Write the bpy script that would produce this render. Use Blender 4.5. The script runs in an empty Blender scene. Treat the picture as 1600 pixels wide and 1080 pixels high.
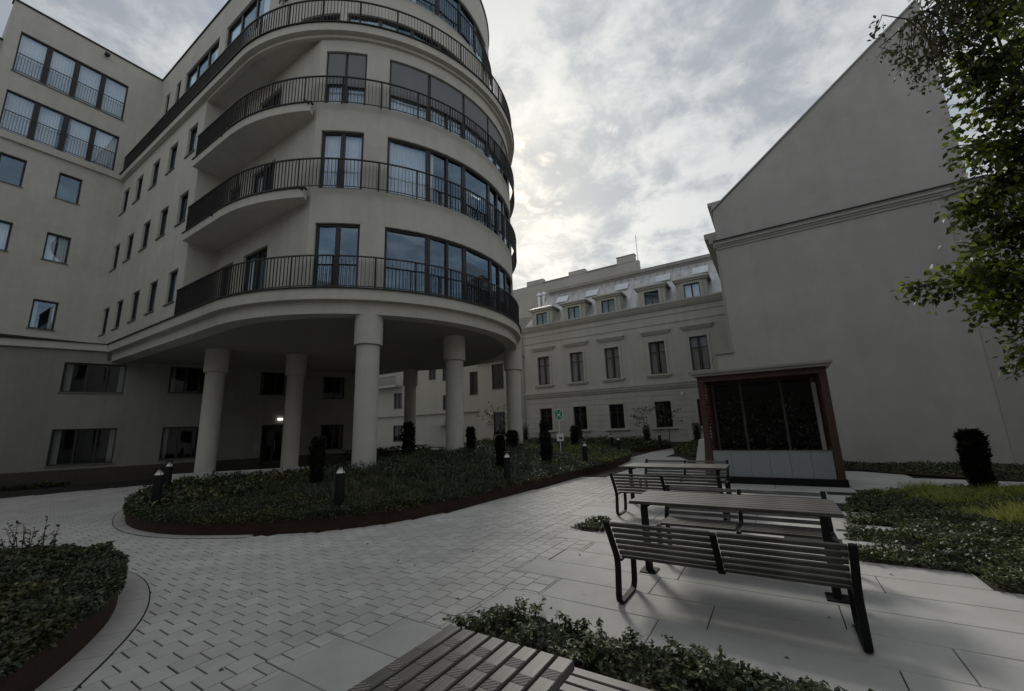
import bpy, bmesh, math, random
import numpy as np
from mathutils import Vector, Matrix
random.seed(7); rng = np.random.default_rng(7)
S = bpy.context.scene
COL = S.collection
R = math.radians
# ------------------------------------------------------------------ camera
EYE = 1.7
cam = bpy.data.cameras.new('camera'); camo = bpy.data.objects.new('camera', cam); COL.objects.link(camo)
pit, rol, yaw = 0.19977947, -0.03446458, 0.56023931
fw = Vector((math.cos(yaw)*math.cos(pit), math.sin(yaw)*math.cos(pit), math.sin(pit)))
r0 = Vector((math.sin(yaw), -math.cos(yaw), 0)); u0 = r0.cross(fw)
rr = math.cos(rol)*r0 + math.sin(rol)*u0; uu = -math.sin(rol)*r0 + math.cos(rol)*u0
camo.matrix_world = Matrix(((rr.x, uu.x, -fw.x, 0), (rr.y, uu.y, -fw.y, 0), (rr.z, uu.z, -fw.z, EYE), (0, 0, 0, 1)))
cam.sensor_width = 36; cam.lens = 36*636.79/1600; cam.clip_start = 0.05; cam.clip_end = 3000
S.camera = camo
# ------------------------------------------------------------------ world, sun, exposure
SUN_AZ, SUN_EL = R(32), R(31)
sv = Vector((math.cos(SUN_EL)*math.cos(SUN_AZ), math.cos(SUN_EL)*math.sin(SUN_AZ), math.sin(SUN_EL)))
W = bpy.data.worlds.new('World'); S.world = W; W.use_nodes = True
nt = W.node_tree; nt.nodes.clear()
def wn(t, **k):
    n = nt.nodes.new(t)
    for a, b in k.items(): setattr(n, a, b)
    return n
def wmath(op, a, b=None, clamp=False):
    n = wn('ShaderNodeMath', operation=op, use_clamp=clamp)
    for i, v in enumerate((a, b)):
        if v is None: continue
        if isinstance(v, (int, float)): n.inputs[i].default_value = v
        else: nt.links.new(v, n.inputs[i])
    return n.outputs[0]
def wmix(f, a, b, bt='MIX'):
    n = wn('ShaderNodeMix', data_type='RGBA', blend_type=bt)
    for i, v in ((0, f), (6, a), (7, b)):
        if isinstance(v, (int, float)): n.inputs[i].default_value = v
        elif isinstance(v, tuple): n.inputs[i].default_value = (*v, 1)
        else: nt.links.new(v, n.inputs[i])
    return n.outputs[2]
tc = wn('ShaderNodeTexCoord'); sep = wn('ShaderNodeSeparateXYZ'); nt.links.new(tc.outputs['Generated'], sep.inputs[0])
zc = wmath('ADD', wmath('MAXIMUM', sep.outputs[2], 0.0), 0.16)
cmb = wn('ShaderNodeCombineXYZ')
nt.links.new(wmath('DIVIDE', sep.outputs[0], zc), cmb.inputs[0]); nt.links.new(wmath('DIVIDE', sep.outputs[1], zc), cmb.inputs[1])
def wnoise(scale, detail, rough, dist, off):
    mp = wn('ShaderNodeMapping'); nt.links.new(cmb.outputs[0], mp.inputs[0]); mp.inputs['Location'].default_value = off
    n = wn('ShaderNodeTexNoise'); nt.links.new(mp.outputs[0], n.inputs['Vector'])
    n.inputs['Scale'].default_value = scale; n.inputs['Detail'].default_value = detail
    n.inputs['Roughness'].default_value = rough; n.inputs['Distortion'].default_value = dist
    return n.outputs['Fac']
nA = wnoise(1.3, 6, .55, .15, (3.1, 1.7, 0)); nB = wnoise(6.5, 9, .62, .25, (0.3, 7.7, 0)); nC = wnoise(.9, 5, .55, .2, (9.2, 4.1, 0))
mixn = wmath('ADD', wmath('MULTIPLY', nA, .5), wmath('MULTIPLY', nB, .5))
rp = wn('ShaderNodeMapRange', interpolation_type='SMOOTHSTEP'); nt.links.new(mixn, rp.inputs[0])
rp.inputs[1].default_value = .42; rp.inputs[2].default_value = .59
dt = wn('ShaderNodeVectorMath', operation='DOT_PRODUCT'); nt.links.new(tc.outputs['Generated'], dt.inputs[0]); dt.inputs[1].default_value = sv
dpos = wmath('MAXIMUM', dt.outputs['Value'], 0.0)
glow = wmath('ADD', wmath('MULTIPLY', wmath('POWER', dpos, 24.0), .42), wmath('MULTIPLY', wmath('POWER', dpos, 5.0), .26))
cloud = wmix(rp.outputs[0], (2.9, 3.15, 3.46), (5.3, 5.38, 5.36))
bright = wmath('ADD', .86, glow)
vm = wn('ShaderNodeVectorMath', operation='SCALE'); nt.links.new(cloud, vm.inputs[0]); nt.links.new(bright, vm.inputs['Scale'])
sky = wn('ShaderNodeTexSky', sky_type='NISHITA', sun_disc=False); sky.sun_elevation = SUN_EL; sky.sun_rotation = R(90)-SUN_AZ
sky.air_density = 1.2; sky.dust_density = 1.5
gap = wn('ShaderNodeMapRange', interpolation_type='SMOOTHSTEP'); nt.links.new(wmath('ADD', wmath('MULTIPLY', nC, .6), wmath('MULTIPLY', nB, .4)), gap.inputs[0])
gap.inputs[1].default_value = .36; gap.inputs[2].default_value = .46; gap.inputs[3].default_value = .5; gap.inputs[4].default_value = 0.05
wcol = wmix(gap.outputs[0], vm.outputs[0], sky.outputs[0])
warm = wmix(wmath('MULTIPLY', wmath('POWER', dpos, 22.0), .9, True), (1.0, 1.0, 1.0), (1.0, .965, .86)); wcol = wmix(1.0, wcol, warm, 'MULTIPLY')
bg = wn('ShaderNodeBackground'); nt.links.new(wcol, bg.inputs[0]); bg.inputs[1].default_value = 0.10
wo = wn('ShaderNodeOutputWorld'); nt.links.new(bg.outputs[0], wo.inputs[0])
sl = bpy.data.lights.new('sun', 'SUN'); sl.energy = 1.5; sl.angle = R(11); sl.color = (1, .95, .87)
so = bpy.data.objects.new('sun', sl); COL.objects.link(so); so.rotation_euler = (-sv).to_track_quat('-Z', 'Y').to_euler(); so.location = sv*80
S.view_settings.view_transform = 'Standard'; S.view_settings.look = 'None'; S.view_settings.exposure = 0.42; S.view_settings.gamma = 1
S.render.engine = 'CYCLES'
S.cycles.max_bounces = 8; S.cycles.transparent_max_bounces = 12
# ------------------------------------------------------------------ materials
MATS = {}
def newmat(name):
    m = bpy.data.materials.new(name); m.use_nodes = True; MATS[name] = m
    return m, m.node_tree, m.node_tree.nodes['Principled BSDF']
def nd(t, ty, **k):
    n = t.nodes.new(ty)
    for a, b in k.items(): setattr(n, a, b)
    return n
def surf(name, col, rough=.8, var=.12, scale=1.5, bump=.25, bscale=60, streak=0, metal=0, spec=.4, dirt=None, coord='Object', island=0, fine=.0):
    """general weathered surface: two noises for tone, optional vertical streaks, fine bump, per-piece tone"""
    m, t, b = newmat(name)
    tcn = nd(t, 'ShaderNodeTexCoord'); geo = nd(t, 'ShaderNodeNewGeometry')
    vec = geo.outputs['Position'] if coord == 'World' else tcn.outputs['Object']
    def noise(sc, det=6, stretch=None):
        n = nd(t, 'ShaderNodeTexNoise'); n.inputs['Scale'].default_value = sc; n.inputs['Detail'].default_value = det; n.inputs['Roughness'].default_value = .62
        if stretch:
            mp = nd(t, 'ShaderNodeMapping'); mp.inputs['Scale'].default_value = stretch; t.links.new(vec, mp.inputs[0]); t.links.new(mp.outputs[0], n.inputs['Vector'])
        else: t.links.new(vec, n.inputs['Vector'])
        return n.outputs['Fac']
    def mr(x, a, bb, c, d):
        n = nd(t, 'ShaderNodeMapRange'); t.links.new(x, n.inputs[0])
        for i, v in enumerate((a, bb, c, d)): n.inputs[i+1].default_value = v
        return n.outputs[0]
    def mul(x, y):
        n = nd(t, 'ShaderNodeMath', operation='MULTIPLY'); t.links.new(x, n.inputs[0]); t.links.new(y, n.inputs[1]); return n.outputs[0]
    f = mr(noise(scale), .3, .7, 1-var, 1+var)
    f = mul(f, mr(noise(scale*6.3), .3, .7, 1-var*.6, 1+var*.6))
    if fine: f = mul(f, mr(noise(bscale*1.3, 3), .3, .7, 1-fine, 1+fine))
    if streak: f = mul(f, mr(noise(1.0, 4, (2.2, 2.2, .14)), .35, .75, 1+streak*.3, 1-streak))
    if island: f = mul(f, mr(geo.outputs['Random Per Island'], 0, 1, 1-island, 1+island))
    if island:
        oi = nd(t, 'ShaderNodeObjectInfo'); f = mul(f, mr(oi.outputs['Random'], 0, 1, 1-island, 1+island))
    mx = nd(t, 'ShaderNodeMix', data_type='RGBA', blend_type='MULTIPLY'); mx.inputs[0].default_value = 1
    mx.inputs[6].default_value = (*col, 1)
    cb = nd(t, 'ShaderNodeCombineColor'); [t.links.new(f, cb.inputs[i]) for i in range(3)]
    t.links.new(cb.outputs[0], mx.inputs[7]); out = mx.outputs[2]
    if dirt:
        m2 = nd(t, 'ShaderNodeMix', data_type='RGBA'); t.links.new(mr(noise(scale*2.1), .52, .72, 0, .8), m2.inputs[0]); t.links.new(out, m2.inputs[6]); m2.inputs[7].default_value = (*dirt, 1); out = m2.outputs[2]
    t.links.new(out, b.inputs['Base Color']); b.inputs['Roughness'].default_value = rough; b.inputs['Metallic'].default_value = metal
    b.inputs['Specular IOR Level'].default_value = spec
    if bump:
        bp = nd(t, 'ShaderNodeBump'); bp.inputs['Strength'].default_value = bump; bp.inputs['Distance'].default_value = .01
        t.links.new(noise(bscale, 4), bp.inputs['Height']); t.links.new(bp.outputs[0], b.inputs['Normal'])
    return m
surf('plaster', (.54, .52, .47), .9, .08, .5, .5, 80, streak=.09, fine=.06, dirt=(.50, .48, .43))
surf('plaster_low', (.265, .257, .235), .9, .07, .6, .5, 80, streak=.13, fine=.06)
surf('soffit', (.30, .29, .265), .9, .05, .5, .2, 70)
surf('plaster_gable', (.425, .415, .39), .9, .08, .30, .5, 70, streak=.05, fine=.07, dirt=(.365, .355, .33))
surf('plaster_old', (.425, .42, .398), .9, .07, .6, .35, 80, streak=.10, fine=.04)
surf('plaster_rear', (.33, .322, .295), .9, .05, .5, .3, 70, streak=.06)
surf('plinth', (.07, .063, .054), .9, .15, 1.2, .4, 60)
surf('metal_dark', (.018, .017, .019), .5, .1, 3, .1, 80)
surf('railing', (.030, .027, .026), .45, .1, 3, 0)
surf('frame', (.030, .024, .022), .45, .12, 3, 0)
surf('frame_old', (.06, .055, .05), .55, .12, 3, 0)
surf('flash', (.16, .15, .14), .5, .1, 2, 0, metal=.3)
surf('zinc', (.50, .50, .495), .42, .16, 1.2, .15, 8, streak=.16, metal=.5)
surf('zinc_dark', (.30, .29, .28), .5, .1, 1.2, .1, 8, metal=.4)
surf('steel', (.65, .66, .68), .2, .05, 3, 0, metal=1)
surf('corten', (.034, .0165, .011), .85, .3, 2.2, .4, 40, dirt=(.022, .014, .011), streak=.25)
surf('kerb', (.40, .39, .365), .85, .08, 2, .3, 120, island=.06, fine=.08)
surf('paver', (.455, .445, .42), .85, .13, .45, .35, 160, island=.07, fine=.12, coord='World', dirt=(.37, .36, .335))
surf('slab', (.40, .395, .38), .82, .10, .6, .3, 170, island=.05, fine=.10, coord='World', dirt=(.335, .325, .305))
surf('joint', (.018, .017, .014), .95, .2, 3, .4, 60)
surf('soil', (.040, .032, .022), .95, .3, 4, .6, 40)
surf('concrete', (.52, .52, .50), .85, .08, 1.5, .3, 80, streak=.12)
surf('panel', (.25, .265, .275), .7, .05, 2, .1, 80, island=.03)
surf('redwood', (.060, .029, .022), .65, .2, 3, .2, 60, streak=.2)
surf('louvre', (.22, .085, .055), .6, .2, 3, 0)
surf('wood', (.165, .155, .142), .75, .16, 5, .3, 50, island=.10)
surf('black_steel', (.007, .007, .0075), .65, .15, 4, .1, 60, spec=.2)
surf('bark', (.055, .043, .033), .95, .3, 6, .8, 30)
surf('dark_int', (.03, .029, .027), .9, .1, 2, 0)
surf('white_paint', (.72, .72, .70), .5, .06, 3, 0)
surf('green_sign', (.015, .22, .10), .45, .05, 3, 0)
surf('blind', (.20, .205, .215), .8, .04, 3, 0)
surf('curtain', (.82, .83, .84), .9, .05, 3, 0)
surf('grey_post', (.10, .10, .095), .7, .1, 3, 0)
surf('grey_box', (.3, .3, .29), .7, .05, 3, 0)
def woodgrain(name, msc):
    m, t, b = newmat(name)
    tcn = nd(t, 'ShaderNodeTexCoord'); mp = nd(t, 'ShaderNodeMapping'); mp.inputs['Scale'].default_value = msc
    t.links.new(tcn.outputs['Object'], mp.inputs[0])
    n = nd(t, 'ShaderNodeTexNoise'); n.inputs['Scale'].default_value = 1.2; n.inputs['Detail'].default_value = 6; t.links.new(mp.outputs[0], n.inputs['Vector'])
    n2 = nd(t, 'ShaderNodeTexNoise'); n2.inputs['Scale'].default_value = 3; n2.inputs['Detail'].default_value = 4; t.links.new(tcn.outputs['Object'], n2.inputs['Vector'])
    ad = nd(t, 'ShaderNodeMath', operation='ADD'); t.links.new(n.outputs['Fac'], ad.inputs[0]); t.links.new(n2.outputs['Fac'], ad.inputs[1])
    oi = nd(t, 'ShaderNodeObjectInfo'); ad2 = nd(t, 'ShaderNodeMath', operation='MULTIPLY_ADD'); t.links.new(oi.outputs['Random'], ad2.inputs[0]); ad2.inputs[1].default_value = .10; t.links.new(ad.outputs[0], ad2.inputs[2])
    cr = nd(t, 'ShaderNodeValToRGB'); cr.color_ramp.elements[0].position = .62; cr.color_ramp.elements[0].color = (.028, .026, .023, 1)
    cr.color_ramp.elements[1].position = 1.0; cr.color_ramp.elements[1].color = (.122, .117, .109, 1)
    sc = nd(t, 'ShaderNodeMath', operation='MULTIPLY'); t.links.new(ad2.outputs[0], sc.inputs[0]); sc.inputs[1].default_value = .72
    t.links.new(sc.outputs[0], cr.inputs[0]); t.links.new(cr.outputs[0], b.inputs['Base Color']); b.inputs['Roughness'].default_value = .5; b.inputs['Specular IOR Level'].default_value = .5
    bp = nd(t, 'ShaderNodeBump'); bp.inputs['Strength'].default_value = .35; bp.inputs['Distance'].default_value = .004; t.links.new(n.outputs['Fac'], bp.inputs['Height']); t.links.new(bp.outputs[0], b.inputs['Normal'])
    return m
woodgrain('slat', (60, 2.5, 60)); woodgrain('slat_x', (2.5, 60, 60))
def glassmat(name, ior, tint, rough=.015, gcol=(.56, .78, 1)):
    m, t, b = newmat(name); t.nodes.remove(b); o = t.nodes['Material Output']
    fr = nd(t, 'ShaderNodeFresnel'); ge = nd(t, 'ShaderNodeNewGeometry'); mi = nd(t, 'ShaderNodeMapRange'); t.links.new(ge.outputs['Backfacing'], mi.inputs[0]); mi.inputs[3].default_value = ior; mi.inputs[4].default_value = 1/ior; t.links.new(mi.outputs[0], fr.inputs['IOR'])
    tr = nd(t, 'ShaderNodeBsdfTransparent'); tr.inputs[0].default_value = (*tint, 1)
    gl = nd(t, 'ShaderNodeBsdfGlossy'); gl.inputs['Roughness'].default_value = rough; gl.inputs[0].default_value = (*gcol, 1)
    tcn = nd(t, 'ShaderNodeTexCoord'); n = nd(t, 'ShaderNodeTexNoise'); n.inputs['Scale'].default_value = .9; n.inputs['Detail'].default_value = 1; t.links.new(tcn.outputs['Object'], n.inputs['Vector'])
    bp = nd(t, 'ShaderNodeBump'); bp.inputs['Strength'].default_value = .12; bp.inputs['Distance'].default_value = .03; t.links.new(n.outputs['Fac'], bp.inputs['Height']); t.links.new(bp.outputs[0], gl.inputs['Normal'])
    mx = nd(t, 'ShaderNodeMixShader'); t.links.new(fr.outputs[0], mx.inputs[0]); t.links.new(tr.outputs[0], mx.inputs[1]); t.links.new(gl.outputs[0], mx.inputs[2]); t.links.new(mx.outputs[0], o.inputs[0])
glassmat('glass', 2.7, (.90, .93, .95)); glassmat('glass_old', 1.45, (.5, .5, .5), .03, (.85, .92, 1)); glassmat('glass_kiosk', 1.22, (.9, .9, .9), .02, (.9, .95, 1))
def leafmat(name, c1, c2, c3, trans=.35, patch=None, pscale=.8):
    m, t, b = newmat(name); o = t.nodes['Material Output']
    geo = nd(t, 'ShaderNodeNewGeometry'); cr = nd(t, 'ShaderNodeValToRGB'); t.links.new(geo.outputs['Random Per Island'], cr.inputs[0])
    e = cr.color_ramp.elements; e[0].color = (*c1, 1); e[1].color = (*c3, 1); e[1].position = 1; k = e.new(.55); k.color = (*c2, 1)
    out = cr.outputs[0]
    if patch:
        n = nd(t, 'ShaderNodeTexNoise'); n.inputs['Scale'].default_value = pscale; n.inputs['Detail'].default_value = 3; t.links.new(geo.outputs['Position'], n.inputs['Vector'])
        mr = nd(t, 'ShaderNodeMapRange'); t.links.new(n.outputs['Fac'], mr.inputs[0]); mr.inputs[1].default_value = .48; mr.inputs[2].default_value = .62
        mm = nd(t, 'ShaderNodeMix', data_type='RGBA'); t.links.new(mr.outputs[0], mm.inputs[0]); t.links.new(out, mm.inputs[6])
        m3 = nd(t, 'ShaderNodeMix', data_type='RGBA', blend_type='MULTIPLY'); m3.inputs[0].default_value = 1; t.links.new(out, m3.inputs[6]); m3.inputs[7].default_value = (*patch, 1)
        t.links.new(m3.outputs[2], mm.inputs[7]); out = mm.outputs[2]
    t.links.new(out, b.inputs['Base Color']); b.inputs['Roughness'].default_value = .5; b.inputs['Specular IOR Level'].default_value = .35
    tl = nd(t, 'ShaderNodeBsdfTranslucent'); t.links.new(out, tl.inputs[0]); mx = nd(t, 'ShaderNodeMixShader'); mx.inputs[0].default_value = trans
    t.links.new(b.outputs[0], mx.inputs[1]); t.links.new(tl.outputs[0], mx.inputs[2]); t.links.new(mx.outputs[0], o.inputs[0])
leafmat('leaf_cover', (.020, .028, .015), (.046, .060, .032), (.125, .14, .075), .2, (1.5, 1.2, .85), .9)
leafmat('leaf_grey', (.028, .040, .028), (.052, .068, .046), (.15, .16, .115), .2, (1.3, 1.25, .8), .6)
leafmat('leaf_bush', (.022, .036, .013), (.062, .084, .028), (.22, .24, .11), .28, (.6, .62, .7), 1.6)
leafmat('leaf_heather', (.15, .175, .04), (.30, .34, .075), (.50, .52, .17), .4)
leafmat('leaf_conifer', (.005, .009, .005), (.011, .018, .010), (.035, .046, .025), .15)
leafmat('leaf_tree', (.016, .025, .009), (.042, .060, .016), (.17, .20, .035), .4, (2.2, 2.3, .9), 1.4)
leafmat('leaf_birch', (.03, .04, .018), (.055, .06, .03), (.13, .12, .06), .35)
leafmat('leaf_dry', (.06, .05, .03), (.10, .085, .05), (.17, .145, .09), .2)
leafmat('leaf_ivy', (.012, .018, .010), (.03, .04, .02), (.30, .32, .25), .1)
def emat(name, col, st):
    m, t, b = newmat(name); b.inputs['Emission Color'].default_value = (*col, 1); b.inputs['Emission Strength'].default_value = st
emat('lamp_on', (1, .97, .9), 3.0)
def mat_chess():
    m, t, b = newmat('chess')       # carved hatching of a board, flush with the slats
    g = nd(t, 'ShaderNodeTexCoord'); w = nd(t, 'ShaderNodeTexWave', wave_type='BANDS', bands_direction='DIAGONAL'); w.inputs['Scale'].default_value = 26
    t.links.new(g.outputs['Object'], w.inputs['Vector'])
    cr = nd(t, 'ShaderNodeValToRGB'); cr.color_ramp.elements[0].position = .35; cr.color_ramp.elements[0].color = (.03, .027, .024, 1); cr.color_ramp.elements[1].position = .55; cr.color_ramp.elements[1].color = (.16, .15, .14, 1)
    t.links.new(w.outputs['Fac'], cr.inputs[0]); t.links.new(cr.outputs[0], b.inputs['Base Color']); b.inputs['Roughness'].default_value = .7
mat_chess()
# ------------------------------------------------------------------ mesh helpers
class MB:
    def __init__(s): s.v = []; s.f = []
    def add(s, vs, fs):
        k = len(s.v); s.v += [tuple(p) for p in vs]; s.f += [tuple(i+k for i in f) for f in fs]; return s
    def quad(s, a, b, c, d): return s.add((a, b, c, d), ((0, 1, 2, 3),))
    def hexa(s, p):  # 8 pts: 0-3 one side, 4-7 other
        return s.add(p, ((3, 2, 1, 0), (4, 5, 6, 7), (0, 1, 5, 4), (1, 2, 6, 5), (2, 3, 7, 6), (3, 0, 4, 7)))
    def box(s, x0, x1, y0, y1, z0, z1):
        return s.hexa(((x0, y0, z0), (x1, y0, z0), (x1, y1, z0), (x0, y1, z0), (x0, y0, z1), (x1, y0, z1), (x1, y1, z1), (x0, y1, z1)))
    def bbox(s, x0, x1, y0, y1, z0, z1, b=.004):  # box with chamfered top edges
        v = [(x0, y0, z0), (x1, y0, z0), (x1, y1, z0), (x0, y1, z0), (x0, y0, z1-b), (x1, y0, z1-b), (x1, y1, z1-b), (x0, y1, z1-b), (x0+b, y0+b, z1), (x1-b, y0+b, z1), (x1-b, y1-b, z1), (x0+b, y1-b, z1)]
        f = [(3, 2, 1, 0), (8, 9, 10, 11)]
        for i in range(4): j = (i+1) % 4; f += [(i, j, j+4, i+4), (i+4, j+4, j+8, i+8)]
        return s.add(v, f)
    def tube(s, pts, r, n=8, cap=True):
        pts = [Vector(p) for p in pts]; rs = r if isinstance(r, (list, tuple)) else [r]*len(pts); base = len(s.v)
        d0 = (pts[1]-pts[0]).normalized(); a = d0.orthogonal().normalized()
        for i, p in enumerate(pts):
            d = ((pts[min(i+1, len(pts)-1)])-(pts[max(i-1, 0)])).normalized(); a = (a-d*a.dot(d)).normalized(); b = d.cross(a)
            for k in range(n):
                t = 2*math.pi*k/n; q = p+(a*math.cos(t)+b*math.sin(t))*rs[i]; s.v.append(tuple(q))
        for i in range(len(pts)-1):
            for k in range(n):
                k2 = (k+1) % n; s.f.append((base+i*n+k, base+i*n+k2, base+(i+1)*n+k2, base+(i+1)*n+k))
        if cap: s.f.append(tuple(base+k for k in reversed(range(n)))); s.f.append(tuple(base+(len(pts)-1)*n+k for k in range(n)))
        return s
    def lathe(s, x, y, prof, n=24):
        base = len(s.v)
        for r_, z in prof:
            for k in range(n): t = 2*math.pi*k/n; s.v.append((x+r_*math.cos(t), y+r_*math.sin(t), z))
        for i in range(len(prof)-1):
            for k in range(n): k2 = (k+1) % n; s.f.append((base+i*n+k, base+i*n+k2, base+(i+1)*n+k2, base+(i+1)*n+k))
        s.f.append(tuple(base+k for k in reversed(range(n)))); s.f.append(tuple(base+(len(prof)-1)*n+k for k in range(n)))
        return s
    def ribbon(s, path, z0, z1, w, side=1):
        """closed wall of width w standing on an (open) plan path"""
        P = [Vector((p[0], p[1])) for p in path]; N = []
        for i in range(len(P)):
            d = (P[min(i+1, len(P)-1)]-P[max(i-1, 0)]).normalized(); N.append(Vector((d.y, -d.x))*side)
        for i in range(len(P)-1):
            a, b = P[i], P[i+1]; c, d = P[i+1]+N[i+1]*w, P[i]+N[i]*w
            s.hexa(((*a, z0), (*b, z0), (*c, z0), (*d, z0), (*a, z1), (*b, z1), (*c, z1), (*d, z1)))
        return s
    def poly(s, pts, z0, z1):
        n = len(pts); base = len(s.v); s.v += [(p[0], p[1], z0) for p in pts]+[(p[0], p[1], z1) for p in pts]
        s.f.append(tuple(base+i for i in reversed(range(n)))); s.f.append(tuple(base+n+i for i in range(n)))
        for i in range(n): j = (i+1) % n; s.f.append((base+i, base+j, base+n+j, base+n+i))
        return s
    def mesh(s, name):
        m = bpy.data.meshes.new(name); m.from_pydata(s.v, [], s.f); m.update(); return m
def link(o, parent=None, world=True):
    COL.objects.link(o)
    if parent is not None:
        o.parent = parent
        if world:
            base = Vector((0, 0, 0)); p = parent
            if p.parent is None: base = Vector(p.location)
            o.matrix_parent_inverse = Matrix.Translation(-base)
    return o
def fixn(m):
    bm = bmesh.new(); bm.from_mesh(m); bmesh.ops.recalc_face_normals(bm, faces=bm.faces); bm.to_mesh(m); bm.free()
def obj(name, mb, mat, parent=None, smooth=False, fix=False, **kw):
    m = mb.mesh(name) if isinstance(mb, MB) else mb
    if fix: fixn(m)
    if mat and not m.materials: m.materials.append(MATS[mat])
    if smooth:
        for p in m.polygons: p.use_smooth = True
    o = link(bpy.data.objects.new(name, m), parent)
    for k, v in kw.items(): o[k] = v
    return o
def thing(name, label, cat, loc, group=None):
    o = bpy.data.objects.new(name, None); o.location = loc; COL.objects.link(o); o.empty_display_size = .2
    o['label'] = label; o['category'] = cat
    if group: o['group'] = group
    return o
def tag(o, label, cat, group=None):
    o['label'] = label; o['category'] = cat
    if group: o['group'] = group
    return o
def copy_tree(o, loc, rz=0, parent=None, label=None):
    c = o.copy(); COL.objects.link(c)
    if parent is None: c.location = loc; c.rotation_euler = (0, 0, rz)
    else: c.parent = parent
    if label: c['label'] = label
    for ch in o.children: copy_tree(ch, None, 0, c)
    return c
def smooth_angle(o, deg=35):
    for p in o.data.polygons: p.use_smooth = True
    if hasattr(o.data, 'set_sharp_from_angle'): o.data.set_sharp_from_angle(angle=R(deg))
# leaves ------------------------------------------------------------
def leafmesh(name, P, D, L, Wd, mat, parent=None, fold=.25, **kw):
    P = np.asarray(P, float); n = len(P); D = D/np.linalg.norm(D, axis=1)[:, None]
    up = rng.normal(size=(n, 3))*.5+np.array([0, 0, 1.0]); side = np.cross(D, up); side /= np.linalg.norm(side, axis=1)[:, None]+1e-9
    nrm = np.cross(side, D); L = np.broadcast_to(L, n)[:, None]; Wd = np.broadcast_to(Wd, n)[:, None]
    mid = P+D*L*.45; V = np.empty((n, 4, 3)); V[:, 0] = P; V[:, 1] = mid+side*Wd+nrm*Wd*fold; V[:, 2] = P+D*L-nrm*L*.12; V[:, 3] = mid-side*Wd+nrm*Wd*fold
    m = bpy.data.meshes.new(name); m.vertices.add(4*n); m.vertices.foreach_set('co', V.reshape(-1)); m.loops.add(4*n); m.loops.foreach_set('vertex_index', np.arange(4*n, dtype=np.int32))
    m.polygons.add(n); m.polygons.foreach_set('loop_start', np.arange(0, 4*n, 4, dtype=np.int32)); m.polygons.foreach_set('loop_total', np.full(n, 4, dtype=np.int32))
    m.update(calc_edges=True); m.materials.append(MATS[mat])
    o = bpy.data.objects.new(name, m); link(o, parent)
    for k, v in kw.items(): o[k] = v
    return o
def rdir(n, zlo, zhi):
    a = rng.uniform(0, 2*np.pi, n); z = rng.uniform(zlo, zhi, n); h = np.sqrt(np.clip(1-z*z, .02, 1)); return np.c_[h*np.cos(a), h*np.sin(a), z]
def inpoly(P, poly):
    x, y = P[:, 0], P[:, 1]; c = np.zeros(len(P), bool); n = len(poly)
    for i in range(n):
        (x1, y1), (x2, y2) = poly[i], poly[(i+1) % n]
        if y1 == y2: continue
        k = ((y1 > y) != (y2 > y)) & (x < (x2-x1)*(y-y1)/(y2-y1)+x1); c ^= k
    return c
def edist(P, poly):
    d = np.full(len(P), 1e9); n = len(poly)
    for i in range(n):
        a = np.array(poly[i]); b = np.array(poly[(i+1) % n]); ab = b-a; t = np.clip(((P-a)@ab)/(ab@ab), 0, 1); d = np.minimum(d, np.linalg.norm(P-(a+t[:, None]*ab), axis=1))
    return d
def smooth_poly(p, it=2):
    for _ in range(it):
        q = []
        for i in range(len(p)):
            a, b = p[i], p[(i+1) % len(p)]; q += [(a[0]*.75+b[0]*.25, a[1]*.75+b[1]*.25), (a[0]*.25+b[0]*.75, a[1]*.25+b[1]*.75)]
        p = q
    return p
# ------------------------------------------------------------------ plan outlines
ISLAND = smooth_poly([(3.35, 12.0), (3.2, 10.9), (3.28, 9.9), (3.5, 9.1), (4.05, 8.05), (4.6, 7.25), (5.3, 6.7), (6.0, 6.38), (7.2, 6.1), (9, 6.02), (11.5, 5.92), (14.5, 5.75), (18, 5.8), (20.6, 6.2), (22.6, 7.1), (23.6, 8.6), (23.6, 11), (22, 14), (18, 15.6), (14, 15.6), (11, 14.6), (9.2, 14.0), (7.4, 15.4), (5.7, 16.75), (4.6, 15.2), (3.8, 13.6)], 2)
LEFTBED = smooth_poly([(.45, 4.0), (.98, 4.72), (1.29, 5.18), (1.6, 5.75), (1.85, 6.5), (1.96, 7.2), (1.9, 7.95), (1.6, 8.65), (1.0, 9.15), (.2, 9.4), (-1.2, 9.3), (-2.6, 8), (-2.8, 5.5), (-1.6, 3.9), (-.4, 3.5)], 2)
NEARBED = [(3.0, -1.7), (3.5, -1.7), (3.5, 2.52), (3.0, 2.52)]
RIGHTBED = [(6.63, -.58), (6.63, -1.57), (6.11, -1.57), (6.11, -9), (13, -9), (13.6, -5), (13.5, -3.5), (13.1, -2.6), (12.2, -1.5), (11, -1.0), (9.6, -.82), (8.6, -.75), (7.6, -.6)]
PAVBED = smooth_poly([(15.6, 2.0), (17.2, 2.6), (19, 3.05), (21.9, 4.15), (25, 5.2), (29.6, 5.6), (29.6, -2), (19.3, 1.3)], 1)
FARBED = [(26.4, 6.6), (29.7, 6.2), (29.7, 24), (26.5, 22), (25.6, 14), (25.5, 10)]
GSTRIP = [(17.6, .9), (18.95, .9), (18.95, -6), (15.2, -6), (15.4, -4.4), (15.8, -3.6), (16.6, -2.6), (17.2, -1.9)]
TINYBED = [(6.72, 2.6), (6.72, 3.12), (7.5, 3.0), (7.5, 2.75)]
BEDS = [ISLAND, LEFTBED, NEARBED, RIGHTBED, PAVBED, FARBED, GSTRIP, TINYBED]
# ------------------------------------------------------------------ ground
g = MB(); g.quad((-160, -160, -.06), (160, -160, -.06), (160, 160, -.06), (-160, 160, -.06))
obj('ground', g, 'joint', kind='structure')
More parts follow.
